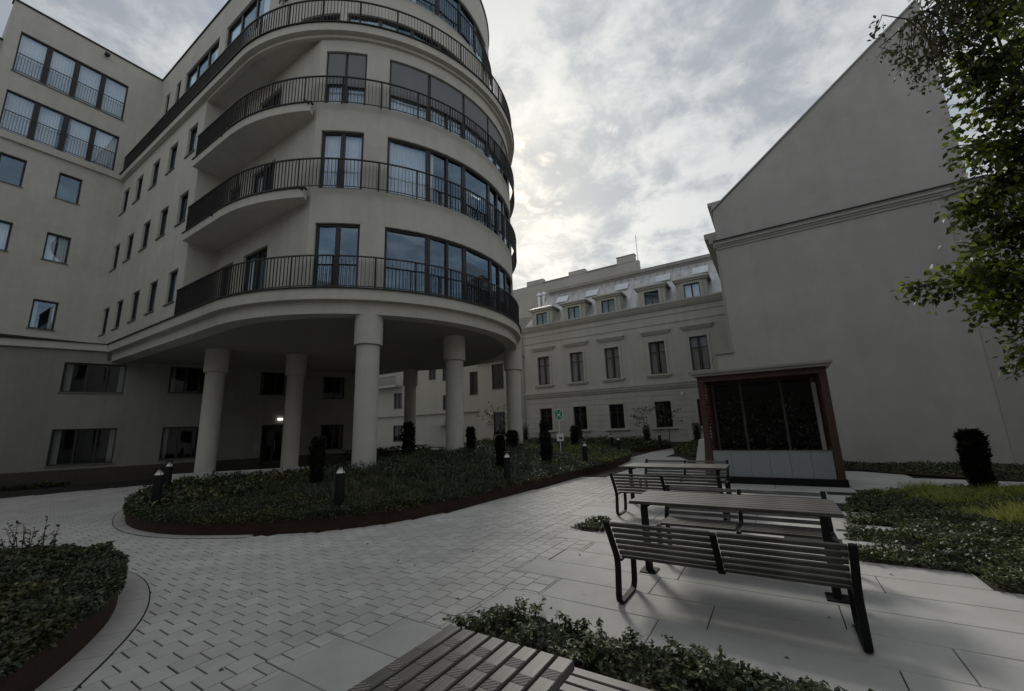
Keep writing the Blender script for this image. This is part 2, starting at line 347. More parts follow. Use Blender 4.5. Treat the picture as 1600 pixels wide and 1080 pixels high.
# far paving sheet where single stones can no longer be told apart
def sheet_mat():
    m, t, b = newmat('far_paving')
    g_ = nd(t, 'ShaderNodeNewGeometry'); br = nd(t, 'ShaderNodeTexBrick'); t.links.new(g_.outputs['Position'], br.inputs['Vector'])
    br.inputs['Scale'].default_value = 1; br.inputs['Brick Width'].default_value = .21; br.inputs['Row Height'].default_value = .207; br.inputs['Mortar Size'].default_value = .007
    br.inputs['Color1'].default_value = (.27, .27, .26, 1); br.inputs['Color2'].default_value = (.31, .31, .30, 1); br.inputs['Mortar'].default_value = (.1, .095, .085, 1)
    t.links.new(br.outputs[0], b.inputs['Base Color']); b.inputs['Roughness'].default_value = .85
sheet_mat()
yard = MB(); yard.quad((-40, -30, -.02), (32, -30, -.02), (32, 60, -.02), (-40, 60, -.02))
hole_note = obj('far_pavement', yard, 'far_paving', kind='structure')
# the near field gets a dark bed for the joints, 8 mm under the stones
jb = MB(); jb.quad((-3, -9, -.012), (31, -9, -.012), (31, 26, -.012), (-3, 26, -.012))
obj('paving_bed', jb, 'joint', kind='structure')
# slabs: rows along y, 0.5225 m pitch in x
LEFT = {-4: 4.0, -3: 4.0, -2: 3.9, -1: 3.3, 0: 3.39, 1: 3.17, 2: 2.70, 3: 2.70, 4: 2.31, 5: 2.92, 6: 2.74, 7: 2.5, 8: 3.2, 9: 2.7}
rl = random.Random(3)
slabs = bpy.data.objects.new('slab_pavement', MB().box(-.01, .01, -.01, .01, -.05, -.04).mesh('slab_pavement')); slabs.data.materials.append(MATS['joint']); COL.objects.link(slabs); slabs['kind'] = 'structure'
PX, PL, SH = .5225, 1.59, {}
def slabmesh(L):
    k = round(L, 2)
    if k not in SH:
        m = MB().bbox(-PX/2+.004, PX/2-.004, -L/2+.004, L/2-.004, -.011, 0, .004).mesh('slab'); m.materials.append(MATS['slab']); SH[k] = m
    return SH[k]
nslab = 0; rest = MB()
def slab_left(x):
    i = math.floor((x-1.96)/PX)
    if i in LEFT: return LEFT[i]
    return LEFT.setdefault(i, rl.choice((2.9, 3.3, 3.7, 4.0)) if i < 20 else 6.6)
for i in range(-3, 54):
    x0 = 1.96+PX*i; xc = x0+PX/2; y = slab_left(xc); lo = -4.6 if x0 < 17 else 0
    while y > lo:
        L = PL; yc = y-L/2; y -= L
        segs = [(yc, L)]
        if 2 <= i <= 2: segs = [(2.61, .17)] if yc > 1.5 else []
        for yc_, L_ in segs:
            pts = np.array([[xc, yc_], [xc, yc_+L_*.4], [xc, yc_-L_*.4]])
            if any(inpoly(pts[:1], b)[0] for b in (RIGHTBED, LEFTBED, ISLAND, PAVBED, FARBED, GSTRIP)): continue
            if nslab < 290:
                o = bpy.data.objects.new('slab', slabmesh(L_)); o.location = (xc, yc_, 0); o.rotation_euler = (rl.uniform(-.0015, .0015), rl.uniform(-.002, .002), 0); COL.objects.link(o); o.parent = slabs; nslab += 1
            else: rest.bbox(xc-PX/2+.004, xc+PX/2-.004, yc_-L_/2+.004, yc_+L_/2-.004, -.011, 0)
if rest.v: obj('slab_rest', rest, 'slab', slabs, kind='stuff')
# pavers, 0.2 m squares in half bond
pavement = bpy.data.objects.new('paver_pavement', MB().box(-.01, .01, -.01, .01, -.05, -.04).mesh('paver_pavement')); pavement.data.materials.append(MATS['joint']); COL.objects.link(pavement); pavement['kind'] = 'structure'
pv = []
for j in range(0, 120):
    yc = 1.2+.207*j
    for i in range(-12, 62):
        xc = .213*i+(.1065 if j % 2 else 0)-.05
        pv.append((xc, yc))
PV = np.array(pv); keep = np.ones(len(PV), bool)
for b in (ISLAND, LEFTBED, NEARBED, TINYBED): keep &= ~inpoly(PV, b)
keep &= (np.hypot(PV[:, 0], PV[:, 1]) < 22) & (PV[:, 1] < 24.6)
PV = PV[keep]
def screen(p):
    v = Vector(p)-Vector((0, 0, EYE)); d = v.dot(fw)
    return (9, 9) if d < .1 else (v.dot(rr)/d*.796, v.dot(uu)/d*.796)
HX, HY = .0985, .1000
pieces = []
for x, y in PV:
    x0, x1 = x-.1065, x+.1065; cuts = [x0]+[1.96+PX*k for k in range(-8, 60) if x0+.004 < 1.96+PX*k < x1-.004]+[x1]; segs = []
    for a_, b_ in zip(cuts, cuts[1:]):
        lo = max(y-.1035, slab_left((a_+b_)/2))
        if y+.1035-lo > .02: segs.append((a_, b_, lo))
    if len(segs) > 1 and abs(segs[0][2]-segs[-1][2]) < 1e-6 and segs[0][1] == segs[-1][0]: segs = [(segs[0][0], segs[-1][1], segs[0][2])]
    for a_, b_, lo in segs: pieces.append((a_+.0065, b_-.0065, lo+.0045, y+.1035-.0045))
vis = []
for p in pieces:
    c = ((p[0]+p[1])/2, (p[2]+p[3])/2); sx_, sy_ = screen((*c, 0))
    if abs(sx_) < 1.03 and sy_ > -.70: vis.append((math.hypot(*c), p))
vis.sort(); near = set(p for _, p in vis[:300])
PM = {}; restp = MB()
for p in pieces:
    w_, l_ = p[1]-p[0], p[3]-p[2]; cx_, cy_ = (p[0]+p[1])/2, (p[2]+p[3])/2
    if p in near:
        k = (round(w_, 3), round(l_, 3))
        if k not in PM:
            PM[k] = MB().bbox(-w_/2, w_/2, -l_/2, l_/2, -.011, 0, .003).mesh('paver'); PM[k].materials.append(MATS['paver'])
        o = bpy.data.objects.new('paver', PM[k]); o.location = (cx_+rl.uniform(-.0012, .0012), cy_+rl.uniform(-.001, .001), rl.uniform(-.0025, .0005)); o.rotation_euler = (rl.uniform(-.004, .004), rl.uniform(-.004, .004), rl.uniform(-.004, .004)); COL.objects.link(o); o.parent = pavement
    else: restp.bbox(*p, -.0115, rl.uniform(-.003, .0005), .003)
obj('paver_rest', restp, 'paver', pavement, kind='stuff')
# ------------------------------------------------------------------ generic facade tools
def wallgrid(mb, f, u0, u1, v0, v1, holes, depth, ustep=None):
    us = {u0, u1}; vs = {v0, v1}
    for h in holes: us |= {h[0], h[1]}; vs |= {h[2], h[3]}
    us = sorted(us)
    if ustep:
        q = []
        for a, b in zip(us, us[1:]):
            n = max(1, math.ceil((b-a)/ustep)); q += [a+(b-a)*k/n for k in range(n)]
        us = q+[us[-1]]
    vs = sorted(vs)
    inh = lambda u, v: any(h[0] < u < h[1] and h[2] < v < h[3] for h in holes)
    for a, b in zip(us, us[1:]):
        for c, d in zip(vs, vs[1:]):
            if not inh((a+b)/2, (c+d)/2): mb.quad(f(a, c, 0), f(b, c, 0), f(b, d, 0), f(a, d, 0))
    for h in holes:
        uu_ = [u for u in us if h[0] <= u <= h[1]]
        for a, b in zip(uu_, uu_[1:]):
            mb.quad(f(a, h[3], 0), f(b, h[3], 0), f(b, h[3], depth), f(a, h[3], depth)); mb.quad(f(a, h[2], 0), f(b, h[2], 0), f(b, h[2], depth), f(a, h[2], depth))
        for u in (h[0], h[1]): mb.quad(f(u, h[2], 0), f(u, h[3], 0), f(u, h[3], depth), f(u, h[2], depth))
    return mb
def cbox(mb, f, u0, u1, v0, v1, d0, d1, n=1):
    for k in range(n):
        a = u0+(u1-u0)*k/n; b = u0+(u1-u0)*(k+1)/n
        mb.hexa((f(a, v0, d0), f(b, v0, d0), f(b, v0, d1), f(a, v0, d1), f(a, v1, d0), f(b, v1, d0), f(b, v1, d1), f(a, v1, d1)))
    return mb
def window(parent, f, u0, u1, v0, v1, depth=.18, splits=(), fw_=.055, mull=.09, transom=None, sill=True, curtain=0, glass='glass', fmat='frame', n=1, name='window', blind=0, double=(), sillmat='flash', sub=False):
    """frame with panes, curtain and room behind it, seated at `depth` in the opening"""
    fr = MB(); d0, d1 = depth-.05, depth+.03
    cbox(fr, f, u0, u1, v0, v0+fw_, d0, d1, n); cbox(fr, f, u0, u1, v1-fw_, v1, d0, d1, n)
    cbox(fr, f, u0, u0+fw_, v0+fw_, v1-fw_, d0, d1); cbox(fr, f, u1-fw_, u1, v0+fw_, v1-fw_, d0, d1)
    edges = [u0+fw_]; 
    for s_ in splits:
        m_ = u0+(u1-u0)*s_; cbox(fr, f, m_-mull/2, m_+mull/2, v0+fw_, v1-fw_, d0, d1); edges += [m_-mull/2, m_+mull/2]
    edges.append(u1-fw_)
    for s_ in double:
        m_ = u0+(u1-u0)*s_; cbox(fr, f, m_-.045, m_+.045, v0+fw_, v1-fw_, d0+.005, d1-.005)
    if transom:
        t_ = v0+(v1-v0)*transom
        for a, b in zip(edges[::2], edges[1::2]): cbox(fr, f, a, b, t_-.03, t_+.03, d0+.01, d1-.01)
    w = obj(name, fr, fmat, parent)
    rest_ = parent if sub else w
    for a, b in zip(edges[::2], edges[1::2]):
        p = MB(); dp = depth-.005; p.quad(f(a, v0+fw_, dp), f(b, v0+fw_, dp), f(b, v1-fw_, dp), f(a, v1-fw_, dp)); obj('pane', p, glass, rest_)
    it = MB(); dd = depth+.9; d2 = d1+.002
    it.quad(f(u0, v0, dd), f(u1, v0, dd), f(u1, v1, dd), f(u0, v1, dd))
    for a in (u0, u1): it.quad(f(a, v0, d2), f(a, v0, dd), f(a, v1, dd), f(a, v1, d2))
    for v in (v0, v1): it.quad(f(u0, v, d2), f(u1, v, d2), f(u1, v, dd), f(u0, v, dd))
    obj('interior', it, 'dark_int', rest_)
    if curtain:
        cu = MB(); spans = [(u0+.05, u0+(u1-u0)*curtain*.5), (u1-(u1-u0)*curtain*.5, u1-.05)] if curtain < 1 else [(u0+.05, u1-.05)]
        for a, b in spans:
            nn = max(6, int((b-a)/.05)); pr = None
            for k in range(nn+1):
                u = a+(b-a)*k/nn; q = (f(u, v0+.03, depth+.09+.03*(k % 2)), f(u, v1-.03, depth+.09+.03*(k % 2)))
                if pr: cu.quad(pr[0], q[0], q[1], pr[1])
                pr = q
        obj('curtain', cu, 'curtain', rest_)
    if blind:
        for a, b in zip(edges[::2], edges[1::2]):
            q_ = blind+random.uniform(-.04, .05); bl = MB(); cbox(bl, f, a-.02, b+.02, v1-(v1-v0)*q_, v1-.05, d0-.03, d0-.015, 2); cbox(bl, f, a-.02, b+.02, v1-(v1-v0)*q_-.03, v1-(v1-v0)*q_-.001, d0-.04, d0-.005, 2); obj('blind', bl, 'blind', rest_)
    if sill:
        si = MB(); cbox(si, f, u0-.04, u1+.04, v0-.035, v0+.004, -.05, depth-.05, n); obj('sill', si, sillmat, rest_)
    return w
def pathpoints(path):
    s_ = [0]
    for a, b in zip(path, path[1:]): s_.append(s_[-1]+math.hypot(b[0]-a[0], b[1]-a[1]))
    return s_
def railing(parent, path, z0, z1, label=None, step=.115):
    s_ = pathpoints(path); L = s_[-1]
    def at(t):
        for i in range(len(s_)-1):
            if t <= s_[i+1]+1e-9:
                k = (t-s_[i])/max(1e-9, s_[i+1]-s_[i]); return (path[i][0]+(path[i+1][0]-path[i][0])*k, path[i][1]+(path[i+1][1]-path[i][1])*k)
        return path[-1]
    rail = MB(); rail.ribbon(path, z1-.02, z1+.015, .05).ribbon(path, z0+.06, z0+.085, .02)
    n = int(L/1.25)
    for k in range(n+1):
        x, y = at(L*k/n); rail.box(x-.018, x+.018, y-.018, y+.018, z0, z1-.02)
    rl_ = obj('railing', rail, 'railing', parent, fix=True)
    bal = MB(); n = int(L/step)
    for k in range(n):
        x, y = at(L*(k+.5)/n); x2, y2 = at(min(L, L*(k+.5)/n+.02)); d_ = Vector((x2-x, y2-y)).normalized(); q_ = Vector((d_.y, -d_.x)); c_ = Vector((x, y))
        e = [c_+d_*a*.005+q_*(b_*.019+.02) for a, b_ in ((-1, -1), (1, -1), (1, 1), (-1, 1))]
        bal.hexa([(*p_, z0+.085) for p_ in e]+[(*p_, z1-.02) for p_ in e])
    obj('balusters', bal, 'railing', rl_, kind='stuff')
    return rl_
# ------------------------------------------------------------------ apartment building with round tower
CX, CY = 12.13, 14.95
def arc(Rd, a0, a1, n):
    return [(CX+Rd*math.cos(R(a0+(a1-a0)*k/n)), CY+Rd*math.sin(R(a0+(a1-a0)*k/n))) for k in range(n+1)]
def outline(Rd, ystart, a1=345, n=70): return [(CX-Rd, ystart)]+arc(Rd, 180, a1, n)
AB = thing('apartment_building', 'pale apartment building with round tower on columns and curved railed balconies', 'building', (6, 28, 0))
# long wall facing the yard (rear left) with two ribbons of tall windows
fL = lambda u, v, d: (u, 28+d, v)
sq = [(a, a+.81, z, z+1.38) for a in (1.57, 3.42) for z in (6.9, 10.22, 13.40)]
sq += [(-.4, .41, z, z+1.38) for z in (6.9, 10.22, 13.40)]
big = [(1.34, 5.26, 15.85, 17.93), (1.34, 5.26, 18.95, 21.17)]
w = MB(); wallgrid(w, fL, -8, 5.7, 5.6, 15.45, sq, .25); wallgrid(w, fL, .95, 6.63, 15.45, 22.6, big, .25)
w.box(.95, 6.63, 28.01, 28.3, 22.56, 22.6)
obj('wall', w, 'plaster', AB, fix=False)
w = MB(); w.box(-8, .95, 29.2, 29.5, 15.4, 21.0).quad((.95, 28, 15.4), (.95, 36, 15.4), (.95, 36, 22.6), (.95, 28, 22.6)); obj('wall', w, 'plaster', AB)
w = MB(); w.box(.9, 6.63, 27.93, 28.4, 22.6, 22.66).box(-8, .95, 29.1, 29.6, 21.0, 21.05); obj('coping', w, 'metal_dark', AB)
for k, h in enumerate(big):
    ww = window(AB, fL, *h, depth=.14, splits=(.25, .5, .75), mull=.20, curtain=1 if k else .9, sill=True)
    ra = MB()
    for a in range(4):
        x0 = h[0]+.06+a*.98; x1 = x0+.86
        ra.box(x0, x1, 27.985, 28.01, h[2]+1.0, h[2]+1.04); ra.box(x0, x1, 27.985, 28.01, h[2]+.08, h[2]+.11)
        for q in range(9): xx = x0+.05+q*.095; ra.box(xx-.006, xx+.006, 27.99, 28.004, h[2]+.11, h[2]+1.0)
    obj('guard_rail', ra, 'railing', ww)
for i, h in enumerate(sq): window(AB, fL, *h, depth=.16, curtain=(.9 if i % 3 == 1 else .5 if i % 3 == 0 else 0), fw_=.07)
m = MB(); m.box(4.1, 4.3, 27.72, 27.92, 22.18, 22.3).box(4.17, 4.23, 27.9, 28.0, 22.22, 22.28); obj('floodlight', m, 'metal_dark', AB)
b = MB(); b.box(.9, 5.6, 27.86, 28.02, 15.45, 15.78); obj('string_course', b, 'plaster', AB)
# wing wall with narrow windows
fM = lambda u, v, d: (5.7+d, u, v)
nar = [(a, a+.9, z, z+1.36) for a in (26.7, 24.76, 22.66, 20.65, 18.64) for z in (6.84, 10.2, 13.33)]
w = MB(); wallgrid(w, fM, 18, 28, 5.6, 15.45, nar, .2); obj('wall', w, 'plaster', AB)
for h in nar: window(AB, fM, *h, depth=.13, fw_=.06, curtain=.6 if random.random() < .5 else 0)
# loggia recess: return wall and inner wall
w = MB(); wallgrid(w, lambda u, v, d: (u, 18+d, v), 5.7, 6.72, 5.6, 15.45, [], .1)
rec = [(14.1, 15.8, z, z+2.25) for z in (6.02, 9.38, 12.52)]+[(16.6, 17.6, z+.7, z+2.25) for z in (6.02, 9.38, 12.52)]
fR = lambda u, v, d: (6.7+d, u, v)
wallgrid(w, fR, 11.66, 18, 5.6, 15.45, rec, .2); obj('wall', w, 'plaster', AB)
for h in rec: window(AB, fR, *h, depth=.15, splits=(.5,) if h[1]-h[0] > 1.2 else (), sill=False, curtain=.4)
# round tower wall
RW = 6.35; A0 = 211.2
fT = lambda u, v, d: (CX+(RW-d)*math.cos(R(A0)+u/RW), CY+(RW-d)*math.sin(R(A0)+u/RW), v)
au = lambda deg: R(deg-A0)*RW
tw = []
for z0, z1 in ((6.12, 8.3), (9.52, 11.66), (12.72, 14.82)): tw += [(au(213.1), au(225.5), z0, z1), (au(232.4), au(301.5), z0, z1)]
w = MB(); wallgrid(w, fT, 0, au(A0+300), 5.6, 15.45, tw, .22, ustep=.22); o = obj('wall', w, 'plaster', AB); smooth_angle(o, 30)
for i, h in enumerate(tw):
    bl = (.0, .0, .62)[i//2]
    if i % 2 == 0: window(AB, fT, *h, depth=.14, splits=(.5,), mull=.14, curtain=.9 if i else 0, n=6, blind=bl, fw_=.08, sill=False, transom=None)
    else: window(AB, fT, *h, depth=.14, splits=(.19, .39, .59, .79), mull=.17, curtain=(0, .45, 1)[i//2], n=20, blind=bl, fw_=.08, sill=False, double=(.29, .69))
# ledges and terrace bands
def ringband(Ro, Ri, z0, z1, ystart, a1=345):
    m = MB(); po = outline(Ro, ystart, a1); pi = outline(Ri, ystart, a1)
    for i in range(len(po)-1):
        m.hexa(((*po[i], z0), (*po[i+1], z0), (*pi[i+1], z0), (*pi[i], z0), (*po[i], z1), (*po[i+1], z1), (*pi[i+1], z1), (*pi[i], z1)))
    return m
o = obj('ledge', ringband(6.62, 6.0, 5.68, 6.02, 25.15), 'plaster', AB); smooth_angle(o)
o = obj('ledge', ringband(6.42, 5.9, 5.28, 5.675, 25.15), 'plaster', AB); smooth_angle(o)
o = obj('terrace_slab', ringband(6.62, 5.3, 15.42, 15.72, 28), 'plaster', AB); smooth_angle(o)
o = obj('terrace_slab', ringband(6.45, 6.3, 15.30, 15.415, 17.9), 'plaster', AB); smooth_angle(o)
m = MB(); po = outline(6.68, 28); pi = outline(6.5, 28); m.ribbon(po, 15.72, 15.75, .16, -1); obj('drip_edge', m, 'metal_dark', AB, fix=True)
m = MB(); m.ribbon(outline(6.68, 25.15), 6.02, 6.05, .16, -1); obj('drip_edge', m, 'metal_dark', AB, fix=True)
for z in (9.35, 12.5):
    p = [(5.5, 18.03), (5.5, 14.95)]+arc(6.62, 180, 210.5, 14)[1:]+[(6.62, 11.72), (6.72, 11.9), (6.72, 18.03)]
    m = MB().poly(p, z-.30, z); o = obj('balcony_slab', m, 'plaster', AB, fix=True); smooth_angle(o)
    m = MB(); m.ribbon([(5.46, 18.05), (5.46, 14.95)]+arc(6.67, 180, 211, 14)[1:], z, z+.025, .16, -1); obj('drip_edge', m, 'metal_dark', AB, fix=True)
    for q in ((5.52, 15.6), (6.3, 11.62)):
        m = MB().tube([(q[0]+.1, q[1], z-.05), (q[0]-.12, q[1]-.06, z-.07)], .03, 8); obj('water_spout', m, 'metal_dark', AB)
# railings
for z in (6.05, 9.40, 12.52): railing(AB, [(5.58, 18.0), (5.58, 14.95)]+arc(6.55, 180, 318, 60)[1:], z, z+1.04)
railing(AB, [(5.60, 27.9), (5.60, 14.95)]+arc(6.53, 180, 335, 70)[1:], 15.76, 16.78)
# upper storeys set back
RU = 5.5; S0 = 28-CY
def fU(u, v, d):
    if u <= S0: return (CX-RU+d, 28-u, v)
    t = math.pi+(u-S0)/RU; return (CX+(RU-d)*math.cos(t), CY+(RU-d)*math.sin(t), v)
ua = lambda deg: S0+R(deg-180)*RU
up = [(1.0, 1.6, 18.95, 21.0), (2.5, 3.1, 18.95, 21.0), (3.7, 7.6, 18.95, 21.0), (8.3, 12.4, 18.95, 21.0), (ua(184), ua(222), 18.8, 20.75), (ua(227), ua(292), 18.8, 20.75),
      (1.0, 1.6, 15.8, 17.6), (2.5, 3.1, 15.8, 17.6), (3.7, 7.6, 15.8, 17.6), (8.3, 12.4, 15.8, 17.6), (ua(196), ua(213), 15.8, 17.5), (ua(216), ua(292), 15.8, 17.5)]
w = MB(); wallgrid(w, fU, 0, ua(420), 15.7, 22.6, up, .2, ustep=.22); o = obj('wall', w, 'plaster', AB); smooth_angle(o, 30)
for i, h in enumerate(up):
    L = h[1]-h[0]; k = max(1, round(L/1.3)); window(AB, fU, *h, depth=.13, splits=tuple(j/k for j in range(1, k)), mull=.14, n=max(1, int(L/.35)), curtain=.5 if L > 1 else 0, sill=False, fw_=.07)
railing(AB, arc(5.62, 184, 318, 44), 18.72, 19.75)
m = MB(); po = outline(5.56, 28); m.ribbon(po, 22.6, 22.66, .3, -1); obj('coping', m, 'metal_dark', AB, fix=True)
m = MB(); m.poly(arc(5.4, 0, 355, 71), 22.3, 22.5).box(6.75, 17.5, 14.95, 28, 22.29, 22.49).box(1, 17.6, 28.05, 38, 22.31, 22.51); obj('roof', m, 'zinc_dark', AB, fix=True)
m = MB(); m.box(17.4, 17.6, 20, 38, 5.4, 22.3).box(-8, 17.6, 37.6, 37.8, 5.4, 22.3); obj('rear_wall', m, 'plaster', AB)
# soffit over the open ground floor
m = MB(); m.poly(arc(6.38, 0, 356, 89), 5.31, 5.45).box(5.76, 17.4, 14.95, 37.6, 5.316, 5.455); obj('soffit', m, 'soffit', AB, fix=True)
# ground storeys: oblique wall under the wing
LA = R(-20); LP = Vector((5.58, 25.2)); ld = Vector((math.cos(LA), math.sin(LA))); ln = Vector((-math.sin(LA), math.cos(LA)))
fG = lambda u, v, d: (LP.x+ld.x*u+ln.x*d, LP.y+ld.y*u+ln.y*d, v)
gw = [(-1.29, .70, .80, 2.30), (-1.29, .70, 3.86, 5.16), (2.26, 3.95, .80, 2.30), (2.26, 3.95, 3.9, 5.2), (6.05, 7.36, 3.9, 5.15), (9.2, 10.4, 3.75, 5.05), (9.2, 10.45, .86, 2.25), (-5.2, -3.4, .8, 2.3), (-5.2, -3.4, 3.86, 5.16)]
door = (6.3, 7.4, .02, 2.32)
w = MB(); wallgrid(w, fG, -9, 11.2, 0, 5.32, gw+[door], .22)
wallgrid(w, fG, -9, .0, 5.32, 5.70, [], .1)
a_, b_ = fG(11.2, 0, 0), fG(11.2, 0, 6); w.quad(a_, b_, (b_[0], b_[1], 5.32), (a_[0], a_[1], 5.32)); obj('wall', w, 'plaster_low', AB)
for h in gw: window(AB, fG, *h, depth=.17, splits=(.36, .68) if h[1]-h[0] > 1.5 else (.55,), curtain=.25, fw_=.06, mull=.07, glass='glass_old')
m = MB(); cbox(m, fG, 6.3, 6.36, .02, 2.32, .1, .16); cbox(m, fG, 7.34, 7.4, .02, 2.32, .1, .16); cbox(m, fG, 6.36, 7.34, 2.26, 2.32, .1, .16); cbox(m, fG, 6.36, 7.34, .02, .3, .12, .15); cbox(m, fG, 6.80, 6.9, .3, 2.26, .12, .15)
dr = obj('door', m, 'frame', AB); m = MB().quad(fG(6.36, .3, .14), fG(7.34, .3, .14), fG(7.34, 2.26, .14), fG(6.36, 2.26, .14)); obj('pane', m, 'glass_old', dr)
m = MB(); cbox(m, fG, 6.3, 7.4, 0, 2.32, .5, .55); obj('interior', m, 'dark_int', dr)
m = MB(); m.tube([fG(6.95, .9, .06), fG(6.95, 1.5, .06)], .014, 8); obj('handle', m, 'steel', dr)
m = MB(); cbox(m, fG, -9, 6.28, 0, .62, -.06, .02); cbox(m, fG, 7.42, 11.25, 0, .62, -.06, .02); obj('plinth', m, 'plinth', AB)
m = MB(); cbox(m, fG, -9, .06, 5.72, 6.02, -.14, .06); obj('ledge', m, 'plaster', AB)
m = MB(); cbox(m, fG, -9, .0, 6.02, 6.05, -.2, .06); obj('drip_edge', m, 'metal_dark', AB)
a_, b_ = fG(-9, 6.05, .0), fG(.05, 6.05, .0); m = MB(); m.add([a_, b_, (5.68, 27.99, 6.42), (-3.9, 27.99, 6.42)], [(0, 1, 2, 3)]); obj('sloping_flashing', m, 'zinc_dark', AB)
m = MB(); cbox(m, fG, 7.0, 7.22, 2.56, 2.64, -.08, -.003); lm = obj('emergency_lamp', m, 'lamp_on', AB, label='small lit white emergency lamp above the door')
m = MB(); cbox(m, fG, 6.0, 6.22, 1.0, 1.36, -.06, -.003); obj('notice_board', m, 'grey_box', AB)
# columns
for x, y, zb in ((8.15, 10.4, .35), (7.6, 19.3, 0), (10.35, 18.2, 0), (12.2, 10.35, .5), (17.3, 18.1, 0), (16.2, 10.15, .5)):
    m = MB().lathe(x, y, [(.345, zb), (.345, 4.34), (.33, 4.36)], 32); c = obj('column', m, 'plaster', AB); smooth_angle(c)
    m = MB().lathe(x, y, [(.35, 4.365), (.42, 4.37), (.425, 4.40), (.425, 5.31)], 32); c2 = obj('capital', m, 'plaster', c); smooth_angle(c2)
# low white ramp wall beside the island
rw = MB(); rw.ribbon([(5.72, 16.85), (7.4, 15.5), (9.2, 14.12)], 0, .60, .22, 1); tag(obj('ramp_wall', rw, 'concrete', fix=True), 'low white concrete wall behind the large planted island', 'wall')
# ------------------------------------------------------------------ old house with dormers
OH = thing('old_house', 'two-storey old plaster house with metal mansard roof and five dormers', 'house', (30, 8, 0))
fF = lambda u, v, d: (30+d, u, v)
cy5 = (15.75, 12.78, 9.87, 6.53, 3.75)
uw = [(c-.56, c+.56, 5.13, 7.47) for c in cy5]; gwf = [(c-.55, c+.55, 1.40, 3.18) for c in cy5]
w = MB(); wallgrid(w, fF, -7, 17.6, 0, 10.3, uw+gwf, .22); obj('wall', w, 'plaster_old', OH)
fl = 0
for h in uw:
    ww = window(OH, fF, *h, depth=.18, splits=(.5,), transom=.68, curtain=.8, glass='glass_old', fmat='frame_old', fw_=.07, sill=False)
    m = MB(); a, b = h[0], h[1]
    for (q0, q1, z0, z1, d) in ((a-.16, a-.001, h[2]-.02, h[3]+.17, .05), (b+.001, b+.16, h[2]-.02, h[3]+.17, .05), (a-.001, b+.001, h[3]+.001, h[3]+.17, .05)): m.box(30-d, 30.02, q0, q1, z0, z1)
    obj('surround', m, 'plaster_old', ww)
    m = MB(); m.box(29.84, 30.02, a-.45, b+.45, 8.10, 8.2).box(29.78, 30.02, a-.52, b+.52, 8.2, 8.29).box(29.9, 30.02, a-.38, b+.38, 8.0, 8.1); obj('hood', m, 'plaster_old', ww)
    m = MB(); m.box(29.83, 30.1, a-.3, b+.3, h[2]-.14, h[2]-.02).box(29.9, 30.02, a-.22, b+.22, h[2]-.24, h[2]-.14); obj('sill', m, 'plaster_old', ww)
for h in gwf:
    ww = window(OH, fF, *h, depth=.2, splits=(.5,), transom=.66, curtain=0, glass='glass_old', fmat='frame', fw_=.07, sill=False)
    m = MB(); a, b = h[0], h[1]
    for (q0, q1, z0, z1) in ((a-.15, a-.001, h[2]-.02, h[3]+.15), (b+.001, b+.15, h[2]-.02, h[3]+.15), (a-.001, b+.001, h[3]+.001, h[3]+.15)): m.box(29.96, 30.02, q0, q1, z0, z1)
    obj('surround', m, 'plaster_old', ww)
    m = MB(); m.box(29.84, 30.1, a-.32, b+.32, h[2]-.13, h[2]-.02); obj('sill', m, 'plaster_old', ww)
m = MB()
for z0, z1, d in ((4.05, 4.2, .10), (4.2, 4.36, .18), (4.36, 4.48, .24)): m.box(30-d, 30.02, -7, 17.62, z0, z1)
obj('string_course', m, 'plaster_old', OH)
m = MB()
for k in range(9):                                      # rusticated courses of the ground storey
    m.box(29.975, 30.02, -7, 17.61, .42+k*.4, .42+k*.4+.375)
m2 = MB()
for k in range(9):
    z0 = .42+k*.4; z1 = z0+.375; ys = [-7]
    for c in sorted(cy5): ys += [c-.71, c+.71]
    ys.append(17.61)
    if z1 < 1.25 or z0 > 3.35: m2.box(29.975, 30.02, -7, 17.61, z0, z1)
    else:
        for a, b in zip(ys[::2], ys[1::2]): m2.box(29.975, 30.02, a, b, z0, z1)
obj('rusticated_course', m2, 'plaster_old', OH)
m = MB(); m.box(29.93, 30.02, -7, 17.63, 0, .40); obj('plinth', m, 'plinth', OH)
m = MB()
for z0, z1, d in ((8.70, 8.78, .05), (9.32, 9.40, .05), (9.72, 9.80, .08), (9.80, 9.90, .15), (9.90, 10.0, .22), (10.0, 10.06, .26)): m.box(30-d, 30.02, -7, 17.66+d*.4, z0, z1)
obj('cornice', m, 'plaster_old', OH)
m = MB(); m.box(29.70, 30.2, -7, 17.8, 10.065, 10.09).box(29.70, 29.76, -7, 17.8, 10.09, 10.15); obj('gutter', m, 'zinc_dark', OH)
# mansard roof with standing seams
m = MB(); RS = (30.15, 10.22); RT = (33.0, 13.85)
m.add([(RS[0], -7, RS[1]), (RS[0], 17.6, RS[1]), (RT[0], 16.2, RT[1]), (RT[0], -7, RT[1]), (39, -7, 14.3), (39, 16.2, 14.3), (39, 17.6, 10.22)], [(0, 1, 2, 3), (3, 2, 5, 4), (1, 6, 5, 2)])
rf = obj('roof', m, 'zinc', OH)
m = MB()
for k in range(40):
    y = -6.7+k*.6; y2 = y
    if y > 16.1: continue
    a = Vector((RS[0], y, RS[1])); b_ = Vector((RT[0], y, RT[1])); n_ = Vector((-(RT[1]-RS[1]), 0, RT[0]-RS[0])).normalized()*.035
    for s_ in (0,):
        m.hexa((a+Vector((0, -.012, 0)), a+Vector((0, .012, 0)), a+Vector((0, .012, 0))+n_, a+Vector((0, -.012, 0))+n_, b_+Vector((0, -.012, 0)), b_+Vector((0, .012, 0)), b_+Vector((0, .012, 0))+n_, b_+Vector((0, -.012, 0))+n_))
obj('standing_seams', m, 'zinc', rf, kind='stuff')
